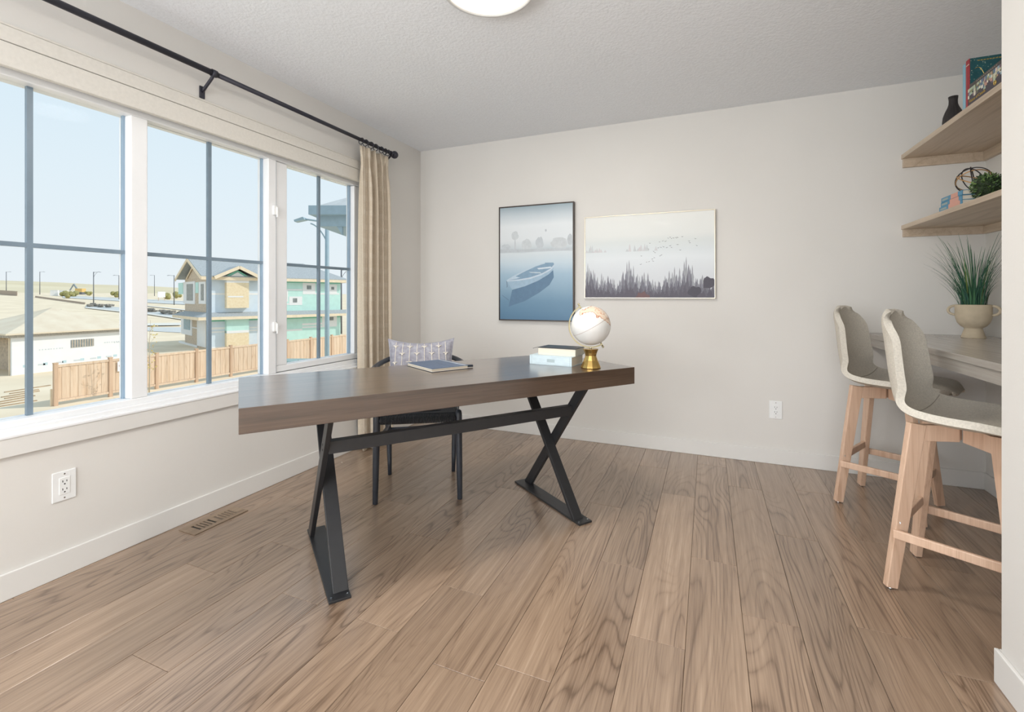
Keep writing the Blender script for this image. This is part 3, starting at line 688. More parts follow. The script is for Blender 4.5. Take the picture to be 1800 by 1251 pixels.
p2, w2_, h2 = framed('framed_picture', 'landscape picture of misty fir forest and flying birds in a thin champagne frame', -.886, .047, 1.114, 1.742, .030, .006, M['champagne'], M['champagne'])
fog = [(0, (200, 202, 206)), (.20, (214, 218, 222)), (.30, (222, 227, 230)), (.36, (216, 222, 224)), (.42, (216, 221, 220)), (.47, (226, 228, 225)), (.628, (231, 232, 228))]
gm = ramp_mat('foggy_forest_print', 'Z', fog, .55, .02, 4.0, coat=.04)
MB().box((.005, -.024, .005), (w2_ - .005, -.004, h2 - .005)).build('print', gm, p2)
def n2(s, t): return (.006 + s * (w2_ - .012), .006 + t * (h2 - .012))
rk = random.Random(12); polys = []
for i in range(26):      # faint far tree line
    s = rk.choice([rk.uniform(.01, .17), rk.uniform(.34, .58)]); hh = rk.uniform(.03, .10); b0 = .56
    polys.append(([(s - .013, b0), (s + .013, b0), (s, b0 + hh)], pm((203 + rk.choice((0, 4, 8)), 208, 210), .5)))
treecols = [(160, 162, 168), (132, 132, 142), (112, 111, 122), (98, 95, 107), (86, 82, 94)]
for layer, c in enumerate(treecols):
    for i in range(34):
        s = (i + rk.uniform(.1, .9)) / 34; env = .17 + .09 * math.sin(s * 17 + 1) + .05 * math.sin(s * 41)
        if .42 < s < .50: env *= .62
        hh = (env + .16) * (1 - layer * .17) * rk.uniform(.8, 1.12); ww = rk.uniform(.020, .036); q = []
        for k in range(7): q.append((s - ww * (1 - k / 7) * (1.0 if k % 2 == 0 else .62), hh * (.12 + .88 * k / 7)))
        q2 = [(2 * s - a, b) for a, b in q[::-1]]
        pts = [(s - ww, 0)] + q + [(s, hh)] + q2 + [(s + ww, 0)]
        polys.append(([(min(1, max(0, a)), b) for a, b in pts], pm(c, .5)))
for a, b, c in ((.86, .10, (70, 66, 78)), (.96, .20, (74, 70, 82)), (.47, .03, (110, 80, 80))):
    polys.append(([(min(1, a + .05 * math.cos(t) * rk.uniform(.7, 1.2)), max(0, b - .03 + .07 * math.sin(t) * rk.uniform(.7, 1.2))) for t in [2 * math.pi * i / 14 for i in range(14)]], pm(c, .5)))
mb = MB(); ms = []
for k, (pp, mm) in enumerate(polys):
    if mm.name not in [q.name for q in ms]: ms.append(mm)
    mb.m = [q.name for q in ms].index(mm.name); mb.poly([(n2(*q)[0], -.0241 - .000004 * k, n2(*q)[1]) for q in pp])
fp_ = mb.build('forest_print', ms, p2); fp_['kind'] = 'stuff'
birds = [(.525, .65), (.515, .58), (.555, .55), (.565, .535), (.46, .50), (.455, .40), (.50, .425), (.52, .43), (.55, .435), (.545, .46), (.56, .475), (.59, .59), (.61, .595), (.63, .60), (.605, .495), (.615, .505), (.655, .59), (.60, .66), (.625, .67), (.645, .665), (.665, .70), (.68, .71), (.69, .695), (.705, .70), (.68, .61), (.69, .59), (.735, .62), (.725, .70), (.77, .71), (.755, .555), (.82, .655), (.825, .635), (.865, .68), (.875, .60), (.735, .705)]
mb = MB()
for s, t in birds:
    a = rk.uniform(-.5, .5); d = rk.uniform(.007, .011)
    for sg in (-1, 1): mb.poly([(n2(s, t)[0], -.02495, n2(s, t)[1] - .002), (n2(s, t)[0], -.02495, n2(s, t)[1] + .0012), (n2(s, t)[0] + sg * d * .93, -.02495, n2(s, t)[1] + d * (.35 + a * sg))])
mb.build('bird_print', pm((72, 72, 78)), p2)

# ================================================================== NICHE: COUNTER, SHELVES
CX0, CZ = .915, .900
ct = thing('counter', 'grey wood-grain built-in counter along the niche wall', 'counter', (XN, YB, CZ))
MB().box((CX0 - XN, YP - YB + .001, -.026), (0, 0, 0)).build('countertop', M['counter'], ct, bevel=.0015)
MB().box((CX0 - XN + .012, YP - YB + .001, -.078), (CX0 - XN + .032, 0, -.0262)).build('front_apron', M['counter'], ct, bevel=.001)
MB().box((CX0 - XN + .032, -.02, -.078), (-.02, 0, -.0262)).build('wall_cleat', M['counter'], ct, bevel=.001)
def shelf(label, ztop, th, cl):
    t = thing('wall_shelf', label, 'shelf', (XN, YB, ztop)); x0 = 1.100 - XN; y0 = YP - YB + .001
    MB().box((x0, y0, -th), (0, 0, 0)).build('shelf_board', M['shelf'], t, bevel=.001)
    MB().box((x0 + .006, -.020, -th - cl), (0, 0, -th)).build('back_cleat', M['shelf'], t, bevel=.001)
    MB().box((-.020, y0, -th - cl), (0, -.020, -th)).build('side_cleat', M['shelf'], t, bevel=.001)
SU, SL = 2.002, 1.566
shelf('upper oak laminate wall shelf holding the tall books and black vase', SU, .028, .054)
shelf('lower oak laminate wall shelf holding the small blue books and boxwood ball', SL, .026, .046)

# ------------------------------------------------------------------ stools
def make_stool(name, label, loc, rz):
    t = thing(name, label, 'stool', loc, rz, None)     # local -y is the front
    prof = [(.217, 1.072, .080), (.220, 1.061, .120), (.222, 1.041, .152), (.221, 1.006, .177), (.214, .950, .196), (.205, .880, .206), (.196, .810, .212), (.182, .750, .217), (.155, .700, .222), (.110, .668, .226), (.050, .655, .229), (-.030, .651, .230), (-.110, .653, .229), (-.180, .659, .222), (-.235, .663, .200), (-.263, .661, .168), (-.280, .657, .124), (-.287, .653, .082)]
    def fn(u, v):
        f = u * (len(prof) - 1); i = min(int(f), len(prof) - 2); k = f - i
        P4 = [prof[max(0, min(len(prof) - 1, i + q))] for q in (-1, 0, 1, 2)]
        y_, z_, hw = [.5 * (2 * b_ + (c_ - a_) * k + (2 * a_ - 5 * b_ + 4 * c_ - d_) * k * k + (3 * b_ - a_ - 3 * c_ + d_) * k ** 3) for a_, b_, c_, d_ in zip(*P4)]
        a = v * 2 - 1; c = abs(a) ** 2.6
        wrap_back = max(0, min(1, (z_ - .66) / .12)); wrap_seat = 1 - wrap_back
        y_ -= c * .060 * wrap_back * min(1, (1.10 - z_) / .15 + .1); z_ += c * (.036 * wrap_seat * max(0, min(1, (y_ + .32) / .25)))
        z_ -= abs(a) ** 2 * .016 * max(0, min(1, (z_ - .98) / .09)); y_ += abs(a) ** 2 * .014 * max(0, min(1, (-y_ - .20) / .08))   # rounded top and front outline
        return Vector((a * hw, y_, z_))
    mb = MB(); mb.grid(fn, 44, 20)
    sh_ = mb.build('shell', M['felt'], t, smooth=True)
    md = sh_.modifiers.new('thickness', 'SOLIDIFY'); md.thickness = .027; md.offset = 0
    md = sh_.modifiers.new('round', 'BEVEL'); md.width = .009; md.segments = 2; md.limit_method = 'ANGLE'; md.angle_limit = R(60)
    md = sh_.modifiers.new('subsurf', 'SUBSURF'); md.levels = 1; md.render_levels = 1
    MB().tube([fn(9.0 / (len(prof) - 1), v) + Vector((0, -.004, .0148)) for v in [.04 + .92 * i / 16 for i in range(17)]], .0014, 6).build('seam', mat('felt_seam', (178, 170, 156), .95), sh_, smooth=True)
    legs = {}
    for sx_, sy_ in ((-1, -1), (1, -1), (-1, 1), (1, 1)):
        foot = Vector((sx_ * .186, sy_ * .176, .006)); top = Vector((sx_ * .118, sy_ * .112, .640 if sy_ < 0 else .640))
        dg_ = Vector((sx_ * .186, sy_ * .176, 0)).normalized(); pp_ = Vector((-dg_.y, dg_.x, 0))
        lg = MB().bar(foot, top, .027, .040, .027, .058, side=pp_).build('leg', M['beech'], t, bevel=.003)
        MB().bar(Vector((top.x, top.y, .606)) , Vector((sx_ * .012, sy_ * .012, .606)), .024, .062, side=pp_).build('apron', M['beech'], t, bevel=.002)
        MB().tube([foot + Vector((0, 0, -.006)), foot + Vector((0, 0, .001))], .0115, 12).build('glide', M['chrome'], lg, smooth=True)
        MB().tube([foot.lerp(top, .40) + Vector((sx_ * .0155, 0, 0)), foot.lerp(top, .40) + Vector((sx_ * .0185, 0, 0))], .0052, 10).build('bolt', M['chrome'], lg)
        legs[(sx_, sy_)] = (foot, top)
    def along(k, z): 
        a, b = legs[k]; return a.lerp(b, (z - a.z) / (b.z - a.z))
    for sx_ in (-1, 1):    # side footrests on the outer faces, aprons between the leg tops
        a, b = along((sx_, 1), .216) + Vector((sx_ * .022, .012, 0)), along((sx_, -1), .216) + Vector((sx_ * .022, -.012, 0))
        MB().bar(a, b, .016, .034, side=(1, 0, 0)).build('side_rung', M['beech'], t, bevel=.004)
    for sy_, z in ((1, .262), (-1, .190)):
        a, b = along((-1, sy_), z), along((1, sy_), z); MB().bar(a, b, .018, .036, side=(0, 1, 0)).build('cross_rung', M['beech'], t, bevel=.003)
    return t
s1 = make_stool('counter_stool', 'oatmeal upholstered counter stool beside the projecting end of the white wall', (.896, 2.310, 0), R(60.3))
s2 = copy_tree(s1); s2.location = (.904, 3.130, 0); s2['label'] = 'oatmeal upholstered counter stool close to the back wall'

# ------------------------------------------------------------------ potted grass on the counter
pg = thing('potted_grass', 'tall green grass plant in a footed beige pot with two handles', 'plant', (1.345, 3.349, CZ), R(-34))
pot = MB().lathe([(.050, 0), (.051, .004), (.042, .034), (.037, .052), (.038, .056), (.052, .066), (.066, .085), (.0735, .110), (.0755, .135), (.0755, .182), (.0740, .184), (.0715, .184), (.0705, .180), (.0705, .155), (.001, .150)], 40).build('pot', M['stone'], pg, smooth=True)
for s in (-1, 1):
    MB().tube([(s * (.0745 + .030 * math.sin(a)), 0, .152 + .025 * math.cos(a)) for a in [math.pi * i / 12 for i in range(13)]], .0068, 10).build('handle', M['stone'], pot, smooth=True)
def grass_mat(name, c, c2):
    return mat(name, c, .5, var=.2, scale=14, c2=c2, spec=.4)
GM = [grass_mat('grass_blade', (84, 130, 88), (44, 92, 74)), grass_mat('grass_blade_dark', (54, 100, 82), (30, 66, 60)), grass_mat('grass_blade_olive', (128, 142, 72), (96, 120, 60))]
def blade_mesh(ln, out, wd, gi, seed):
    rk = random.Random(seed); mb = MB(); nseg = 9; vs = []; bend = rk.uniform(.3, 1.0)
    for i in range(nseg + 1):
        t = i / nseg; r_ = out * (t ** (1.4 + bend)) + .02 * t; z_ = ln * (t - .12 * bend * t ** 3); w_ = wd * (1 - t) ** .7 * (.6 + .4 * min(1, t * 5)) + .0003
        vs += [(r_, -w_, z_), (r_ + w_ * .5, 0, z_ - w_ * .2), (r_, w_, z_)]
    fs = []
    for i in range(nseg):
        for j in range(2): fs.append((i * 3 + j, i * 3 + j + 1, (i + 1) * 3 + j + 1, (i + 1) * 3 + j))
    mb._add(vs, fs); return mb.mesh('blade', GM[gi], True)
rk = random.Random(5)
BM = [blade_mesh(rk.uniform(.26, .40), rk.uniform(.06, .17), rk.uniform(.0013, .0024), 0 if k % 3 else 1, k) for k in range(14)]
BW = [blade_mesh(rk.uniform(.16, .24), rk.uniform(.05, .12), rk.uniform(.0038, .0055), 0 if k % 2 else 1, 50 + k) for k in range(5)] + [blade_mesh(.33, .06, .0042, 2, 99)]
for k in range(190):
    me = rk.choice(BM) if k % 8 else rk.choice(BW)
    o = bpy.data.objects.new('blade', me); col.objects.link(o); o.parent = pg
    a = rk.uniform(0, 2 * math.pi); rad = .056 * math.sqrt(rk.random())
    # keep the spray clear of the two walls behind it
    wa = a + R(-34); near_wall = max(0, math.cos(wa)) * .8 + max(0, math.sin(wa)) * .15
    sc = rk.uniform(.75, 1.12); k_ = 1 - .62 * near_wall
    o.location = (rad * math.cos(a), rad * math.sin(a), .150); o.rotation_euler = (0, 0, a + rk.uniform(-.3, .3)); o.scale = (sc * k_, sc, sc)

# ------------------------------------------------------------------ upper shelf
def ripple(a, z): return .030 * math.sin(a * 18 + 2.0 * math.sin(z * 40)) * min(1, z * 14)
vs_ = thing('ribbed_vase', 'black ribbed bottle vase on the upper shelf', 'vase', (1.205, 3.205, SU))
MB().lathe([(.026, 0), (.034, .004), (.041, .030), (.0435, .058), (.041, .085), (.033, .112), (.023, .135), (.0185, .152), (.0178, .172), (.0200, .192), (.0180, .192), (.0150, .170), (.001, .165)], 108, ripple=ripple).build('body', mat('black_stoneware', (52, 48, 47), .5, var=.1, scale=20, spec=.4), vs_, smooth=True)

M['red'] = mat('red_spine_cloth', (176, 48, 58), .45, var=.12, scale=20)
M['sky'] = mat('light_blue_cloth', (140, 186, 204), .5, var=.05)
M['plum'] = mat('plum_cover', (66, 58, 68), .45, var=.08)
M['goldfoil'] = mat('gold_foil', (200, 168, 84), .35, metal=.5)
def teal_mat():
    m, n, b = new_mat('teal_starry_cover')
    t = N(n, 'ShaderNodeTexCoord'); v = N(n, 'ShaderNodeTexVoronoi'); v.inputs['Scale'].default_value = 95; n.links.new(t.outputs['Object'], v.inputs['Vector'])
    ns = N(n, 'ShaderNodeTexNoise'); ns.inputs['Scale'].default_value = 30; n.links.new(t.outputs['Object'], ns.inputs['Vector'])
    r = N(n, 'ShaderNodeValToRGB'); els = r.color_ramp.elements; els[0].position = .10; els[0].color = lin((196, 208, 190)); els[1].position = .24; els[1].color = lin((44, 100, 106))
    n.links.new(v.outputs['Distance'], r.inputs[0]); mx = N(n, 'ShaderNodeMixRGB', blend_type='MULTIPLY'); mx.inputs[0].default_value = .5
    n.links.new(r.outputs[0], mx.inputs[1]); n.links.new(ns.outputs[0], mx.inputs[2]); n.links.new(mx.outputs[0], b.inputs['Base Color']); b.inputs['Roughness'].default_value = .4
    return m
M['teal'] = teal_mat()
def standing_book(label, x, y0, th, dep, hgt, spine, front, back=None, group=None):
    """upright hardback: spine toward the room (-x), covers facing along the shelf"""
    t = thing('book', label, 'book', (x, y0, SU), 0, group)
    MB().box((.003, .003, .003), (dep - .004, th - .003, hgt - .004)).build('pages', M['pages'], t)
    MB().box((0, 0, 0), (.0035, th, hgt)).build('spine', spine, t, bevel=.0015)
    MB().box((.0035, 0, 0), (dep, .003, hgt)).build('front_cover', front, t, bevel=.0008)
    MB().box((.0035, th - .003, 0), (dep, th, hgt)).build('back_cover', back or spine, t, bevel=.0008)
    return t
b1 = standing_book('upright book with a red spine and teal starry cover on the upper shelf', 1.112, 2.806, .030, .165, .226, M['red'], M['teal'])
MB().box((-.0006, .0005, .198), (.0002, .0295, .202)).build('spine_band', M['pages'], b1)
MB().box((-.0006, .0095, .010), (.0002, .0115, .196)).build('spine_groove', mat('deep_red', (120, 30, 40), .5), b1)
for k in range(11): MB().box((.030 + k * .0105, -.0006, .209), (.030 + k * .0105 + .0075, .0002, .2135)).build('cover_title_mark', M['goldfoil'], b1)
MB().tube([(.020 + .10 * t, -.0008, .175 - .10 * t + .02 * math.sin(t * 9)) for t in [i / 12 for i in range(13)]], .0009, 5).build('cover_chart_line', M['goldfoil'], b1)
standing_book('upright light blue book between the vase and the red-spined book', 1.110, 2.838, .022, .150, .218, M['sky'], mat('cream_cover', (222, 214, 196), .5), M['sky'])
bb = thing('book', 'thick plum book with pictorial spine lying flat on the upper shelf', 'book', (1.108, 2.530, SU), 0)   # spine faces -x, runs along y
Lb = .272; Db = .200; Hb = .084
MB().box((.003, .004, .003), (Db - .005, Lb - .004, Hb - .003)).build('pages', M['pages'], bb)
MB().box((0, 0, 0), (Db, Lb, .003)).build('back_cover', M['plum'], bb, bevel=.001)
MB().box((0, 0, Hb - .003), (Db, Lb, Hb)).build('front_cover', M['plum'], bb, bevel=.001)
MB().box((-.0015, 0, .002), (.0035, Lb, Hb - .002)).build('spine', M['plum'], bb, bevel=.002)
rk = random.Random(21); mb = MB(); pal = [pm(c) for c in ((206, 204, 178), (146, 146, 106), (180, 196, 170), (92, 118, 146), (226, 218, 196), (196, 150, 130), (150, 180, 190), (110, 112, 84), (232, 226, 206), (120, 96, 110))]
nc = 26
for k in range(nc):
    y_ = Lb * (k + .5) / nc; wv = Lb / nc * .75
    lo_ = .040 + .010 * math.sin(k * .9) + rk.uniform(-.004, .004)
    for j in range(3):
        z0_ = lo_ + (Hb - .004 - lo_) * j / 3; z1_ = lo_ + (Hb - .004 - lo_) * (j + 1) / 3
        mb.m = rk.randrange(len(pal)); a = rk.uniform(-.004, .004)
        mb.poly([(-.0019 - .00003 * (k % 3 + j), max(0, y_ - wv), z0_), (-.0019 - .00003 * (k % 3 + j), min(Lb, y_ + wv + a), z0_ + a * .5), (-.0019 - .00003 * (k % 3 + j), min(Lb, y_ + wv), z1_), (-.0019 - .00003 * (k % 3 + j), max(0, y_ - wv + a), z1_)])
mb.build('spine_illustration', pal, bb)
RX = Matrix.Translation((-.0021, Lb - .078, .0205)) @ Matrix(((0, 0, -1, 0), (-1, 0, 0, 0), (0, 1, 0, 0), (0, 0, 0, 1)))
text_mesh('spine_title', 'Visions of Canada', .0190, M['goldfoil'], bb, RX)
MB().tube([(-.0019, .052 + .0085 * math.cos(a), .021 + .0085 * math.sin(a)) for a in [2 * math.pi * i / 20 for i in range(20)]], .0018, 6, closed=True).build('spine_emblem', M['goldfoil'], bb)
MB().ball((-.0016, .052, .021), .0042, 6, 10, (.25, 1, 1)).build('spine_emblem_centre', M['goldfoil'], bb, smooth=True)
tb = thing('book', 'thin charcoal book lying on top of the thick plum book', 'book', (1.110, 2.524, SU + Hb), 0)
MB().box((.003, .003, .002), (.190, .270, .015)).build('pages', M['pages'], tb)
mb = MB(); mb.box((0, 0, 0), (.195, .274, .002)); mb.box((0, 0, .015), (.195, .274, .017)); mb.box((0, 0, .002), (.003, .274, .015)); mb.build('cover', mat('charcoal_cover', (66, 60, 56), .4, var=.1), tb, bevel=.0008)
for k in range(12): MB().box((-.0004, .05 + k * .014, .0065), (.0002, .058 + k * .014, .0105)).build('spine_mark', mat('dull_silver', (150, 142, 132), .5) if k == 0 else bpy.data.materials['dull_silver'], tb)

# ------------------------------------------------------------------ lower shelf
M['bookblue'] = mat('spine_blue', (84, 146, 178), .5, var=.08); M['salmon'] = mat('spine_salmon', (214, 158, 140), .5, var=.05); M['tan'] = mat('spine_tan', (158, 168, 162), .5, var=.08)
for k, (ya, yb, xo) in enumerate(((2.862, 3.098, 0.0), (2.868, 3.085, .002), (2.862, 3.078, .001))):
    z0 = SL + k * .0225; L_ = yb - ya
    t = thing('book', ('blue and salmon book at the bottom of the three-book stack', 'blue and salmon book in the middle of the three-book stack', 'blue and salmon book on top of the three-book stack')[k], 'book', (1.108 + xo, ya, z0), 0, 'blue and salmon books on the lower shelf')
    MB().box((.003, .003, .002), (.150, L_ - .003, .0205)).build('pages', M['pages'], t)
    mb = MB(); mb.box((0, 0, 0), (.154, L_, .002)); mb.box((0, 0, .0205), (.154, L_, .0225)); mb.box((0, 0, .002), (.003, L_, .0205)); mb.build('cover', M['bookblue'], t, bevel=.0008)
    MB().box((-.0004, .018 + .012 * k, .0004), (.0002, L_ * .52 + .006 * (2 - k), .0222)).build('salmon_band', M['salmon'], t)
    MB().box((-.0005, L_ * .66, .0065), (.0002, L_ - .012, .0155)).build('title_block', M['tan'], t)
ob = thing('wire_orb', 'black and gold wire orb resting on the three-book stack', 'ornament', (1.205, 3.000, SL + .0676))
orr = .068
for k, (rx, ry, rz, m_) in enumerate(((78, 0, -28, 'black'), (82, 14, 62, 'black'), (60, -20, 110, 'black'), (28, 16, 0, 'copper'), (-30, 24, 30, 'copper'))):
    rm = Matrix.Rotation(R(rz), 3, 'Z') @ Matrix.Rotation(R(ry), 3, 'Y') @ Matrix.Rotation(R(rx), 3, 'X'); q = orr - .0025 - .0003 * k
    MB().tube([Vector((0, 0, orr)) + rm @ Vector((q * math.cos(a), q * math.sin(a), 0)) for a in [2 * math.pi * i / 40 for i in range(40)]], .0025, 8, closed=True).build('ring', M[m_], ob, smooth=True)
bx = thing('boxwood_ball', 'clipped round ball of dark green boxwood leaves on the lower shelf', 'plant', (1.176, 2.797, SL))
MB().ball((0, 0, .062), .050, 12, 16).build('core', mat('boxwood_core', (38, 52, 30), .8), bx, smooth=True)
mb = MB(); rk = random.Random(9)
for k in range(900):
    d = Vector((rk.gauss(0, 1), rk.gauss(0, 1), rk.gauss(0, 1))).normalized(); r_ = rk.uniform(.050, .064)
    if d.z * r_ + .062 < .004: continue
    up = (d + Vector((rk.uniform(-.7, .7), rk.uniform(-.7, .7), rk.uniform(-.2, .9)))).normalized(); sd = up.cross(d).normalized() if up.cross(d).length > .05 else Vector((1, 0, 0))
    c = Vector((0, 0, .062)) + d * r_ - up * .004; ln, wd = rk.uniform(.009, .013), rk.uniform(.003, .0045); mb.m = rk.choice((0, 0, 1, 1, 2)); nn = up.cross(sd)
    mb._add([c, c + up * ln * .45 + sd * wd + nn * .0012, c + up * ln, c + up * ln * .45 - sd * wd + nn * .0012], [(0, 1, 2), (0, 2, 3)])
fo = mb.build('foliage', [mat('boxwood_leaf', (72, 100, 54), .45), mat('boxwood_leaf_dark', (48, 72, 42), .45), mat('boxwood_leaf_light', (112, 140, 78), .45)], bx); fo['kind'] = 'stuff'

# ================================================================== OUTSIDE
GZ = -3.70
def ground_z(x, y): return GZ + max(0.0, -x - 56.0) * .031
M['dirt'] = mat('dry_graded_soil', (242, 226, 200), .95, var=.16, scale=.35, c2=(226, 209, 182), spec=.05)
M['hill'] = mat('dry_grass_hill', (226, 214, 186), .95, var=.2, scale=.02, c2=(208, 194, 162), spec=.05, stretch=(1, .25, 1))
M['road'] = mat('pale_asphalt', (208, 210, 208), .9, var=.05, scale=.6)
M['kerb'] = mat('concrete_kerb', (230, 226, 216), .9, var=.05, scale=2)
M['cedar'] = wood_mat('cedar_fence', [(206, 178, 150), (220, 194, 168), (228, 206, 182), (236, 216, 194)], .8, 'Z', .6, 2.5, .05, .1, .02)
M['cedarpost'] = wood_mat('cedar_post', [(192, 160, 132), (206, 176, 150), (214, 186, 160), (220, 196, 172)], .8, 'Z', .6, 2.0, .03, .1, .02)
M['ply'] = mat('roof_plywood', (228, 216, 194), .85, var=.06, scale=1.2, c2=(218, 202, 178))
M['osb'] = mat('osb_sheathing', (240, 224, 194), .85, var=.12, scale=6, c2=(230, 210, 174))
M['osbbrown'] = mat('brown_osb_sheathing', (220, 202, 180), .85, var=.14, scale=6)
M['wrap'] = mat('white_house_wrap', (240, 240, 240), .7, var=.02, scale=2)
M['tapew'] = mat('white_flashing_tape', (238, 238, 238), .6)
M['bluefoam'] = mat('blue_foam_board', (216, 229, 241), .7, var=.03, scale=2)
M['tealboard'] = mat('teal_sheathing', (200, 236, 228), .7, var=.04, scale=2)
M['greenboard'] = mat('green_sheathing', (136, 204, 184), .7, var=.05)
M['shingle'] = mat('grey_shingles', (184, 189, 191), .9, var=.14, scale=9, stretch=(1, 1, 3))
M['fascia'] = mat('raw_pine_fascia', (244, 226, 198), .8, var=.06, scale=3)
M['darkwin'] = mat('dark_window_opening', (150, 156, 156), .4, var=.2, scale=4)
M['bluewin'] = mat('blue_window_film', (104, 160, 184), .3, var=.2, scale=3)
M['pole'] = mat('painted_lamp_pole', (112, 116, 122), .6, var=.04)
M['poleblue'] = mat('galvanised_lamp_pole', (160, 182, 192), .5, var=.04)
M['lumber'] = mat('scrap_lumber', (188, 164, 134), .85, var=.2, scale=3)

# ground as one sheet that rises gently beyond the building lots, then the hills
mb = MB(); xs = [-2.7, -6, -12, -20, -30, -42, -56, -80, -110, -150, -200, -260]; ys = [-140 + 16 * i for i in range(32)]
vs = [(x_, y_, ground_z(x_, y_)) for x_ in xs for y_ in ys]
fs = [(i * 32 + j, i * 32 + j + 1, (i + 1) * 32 + j + 1, (i + 1) * 32 + j) for i in range(len(xs) - 1) for j in range(31)]
mb._add(vs, fs); struct(face_up(mb.build('ground', M['dirt'])))
def hill_top(y): return 15.5 - 4.5 / (1 + math.exp(-(y - 120) / 22)) - 9.0 / (1 + math.exp(-(y - 300) / 40)) + .35 * math.sin(y * .045)
mb = MB(); nx_ = [-258, -290, -330, -380, -440, -520]; hy_ = [-220 + 12 * j for j in range(82)]
prof_ = [0, .22, .52, .82, 1.0, .9]
vs = [(x_, y_, ground_z(-260, 0) - .4 + prof_[i] * (hill_top(y_) - ground_z(-260, 0)) * (1 + .05 * math.sin(y_ * .11 + i))) for i, x_ in enumerate(nx_) for y_ in hy_]
fs = [(i * 82 + j, i * 82 + j + 1, (i + 1) * 82 + j + 1, (i + 1) * 82 + j) for i in range(5) for j in range(81)]
mb._add(vs, fs); struct(face_up(mb.build('hill', M['hill'])))

def ground_at(u, v):
    d = ray(u, v); t = 1.0
    for k in range(4000):
        p = Vector((0, 0, CH)) + d * t
        if p.z <= ground_z(p.x, p.y): return Vector((p.x, p.y, ground_z(p.x, p.y)))
        t += .15
    return Vector((0, 0, CH)) + d * t
def ground_strip(name, m, px, lift, kind=True):
    top = [ground_at(*p) + Vector((0, 0, lift)) for p in px]
    return struct(face_up(MB().poly(top).build(name, m)))
ground_strip('road', M['road'], [(152, 536), (216, 541), (262, 546), (330, 553), (330, 562), (262, 552), (216, 548), (150, 541)], .10)
ground_strip('road', M['road'], [(110, 520.5), (216, 524), (330, 531), (330, 536), (216, 530), (110, 523.5)], .10)
ground_strip('road', M['road'], [(240, 575.5), (318, 575.5), (318, 585), (240, 581)], .04)
for px in ([(150, 541), (216, 548), (262, 552), (330, 562), (330, 564.5), (262, 554), (216, 549.6), (150, 542.2)], [(216, 534), (262, 538), (330, 545), (330, 546.8), (262, 539.4), (216, 535.2)], [(240, 570), (318, 568.5), (318, 573), (240, 574)], [(110, 519.2), (330, 529.6), (330, 530.8), (110, 520.2)]):
    ground_strip('trim_2' if False else 'kerb', M['kerb'], px, .14)

# ------------------------------------------------------------------ cedar fence
fx = -26.5
fn_ = thing('cedar_fence', 'natural cedar board fence with capped posts in front of the houses', 'fence', (fx, 11.15, GZ))
NP = 13; SPC = 2.045
post_me = MB().box((-.07, -.07, 0), (.07, .07, 1.86)).box((-.08, -.08, 1.86), (.08, .08, 1.90)).mesh('post', M['cedarpost'])
rail_me = MB().box((-.045, 0, 0), (.045, SPC - .14, .10)).mesh('rail', M['cedar'])
bd_w = (SPC - .14) / 13
board_me = MB().box((-.012, .002, 0), (.012, bd_w - .002, 1.42)).mesh('board', M['cedar'])
for k in range(NP):
    def put(me, nm, loc):
        o = bpy.data.objects.new(nm, me); col.objects.link(o); o.parent = fn_; o.location = loc
    put(post_me, 'post', (0, k * SPC, 0))
    if k < NP - 1:
        put(rail_me, 'rail', (0, k * SPC + .07, 1.70)); put(rail_me, 'rail', (0, k * SPC + .07, .16))
        for j in range(13): put(board_me, 'board', ((.006 if j % 2 else -.006), k * SPC + .07 + j * bd_w, .27))
sg = MB().box((.075, 2.30, 1.18), (.085, 2.62, 1.66)).build('notice_plate', M['wrap'], fn_)
MB().tube([(.086, 2.46 + .09 * math.cos(a), 1.45 + .09 * math.sin(a)) for a in [2 * math.pi * i / 16 for i in range(16)]], .014, 6, closed=True).build('red_ring', mat('sign_red', (206, 120, 116), .6), sg)

# ------------------------------------------------------------------ garage with plywood hip roof
gx, gy0, gy1, gh = -39.0, 14.35, 20.8, 2.30
ga = thing('garage', 'unfinished garage in white house wrap with a bare plywood hip roof', 'garage', (gx, gy0, GZ), 0)
wd_ = gy1 - gy0
MB().box((-6.4, 1.1, 0), (0, wd_, gh)).build('wrapped_wall', M['wrap'], ga)
MB().box((-6.4, 0, 0), (-5.6, 1.1, gh)).build('wrapped_wall', M['wrap'], ga)
MB().box((-5.6, 1.04, 0), (-.02, 1.1, gh)).build('inner_wall', M['osbbrown'], ga)
MB().box((-.16, 0, 0), (0, 1.1, gh)).build('wrapped_wall', M['wrap'], ga)
MB().box((-5.6, .05, gh - .15), (-.16, 1.05, gh)).build('door_header', M['lumber'], ga)
MB().box((-.35, -.02, 0), (-.25, .06, gh)).build('door_post', M['fascia'], ga)
MB().box((-6.6, -.18, gh), (.18, wd_ + .18, gh + .18)).build('soffit', mat('grey_soffit', (196, 192, 186), .8, var=.25, scale=10, stretch=(1, 6, 1)), ga)
mb = MB(); ov = .42; e0 = [(-6.4 - ov, -ov, gh + .18), (ov, -ov, gh + .18), (ov, wd_ + ov, gh + .18), (-6.4 - ov, wd_ + ov, gh + .18)]; apx = (-3.2, wd_ / 2, gh + 1.75)
mb._add(e0 + [apx] + [(p[0], p[1], p[2] + .09) for p in e0], [(0, 1, 2, 3), (0, 1, 6, 5), (1, 2, 7, 6), (2, 3, 8, 7), (3, 0, 5, 8), (5, 6, 4), (6, 7, 4), (7, 8, 4), (8, 5, 4)])
rf = mb.build('plywood_roof', M['ply'], ga)
for q in ((-.65, 3.45), (-.65, 3.85)): MB().tube([(-2.35 + q[0], q[1] - .25, gh + 1.30), (-2.35 + q[0], q[1] - .25, gh + 1.62)], .05, 10).build('vent_pipe', M['darkwin'], rf)
wi = MB().box((-.02, 2.85, 1.42), (.03, 4.10, 1.92)).build('window', M['darkwin'], ga)
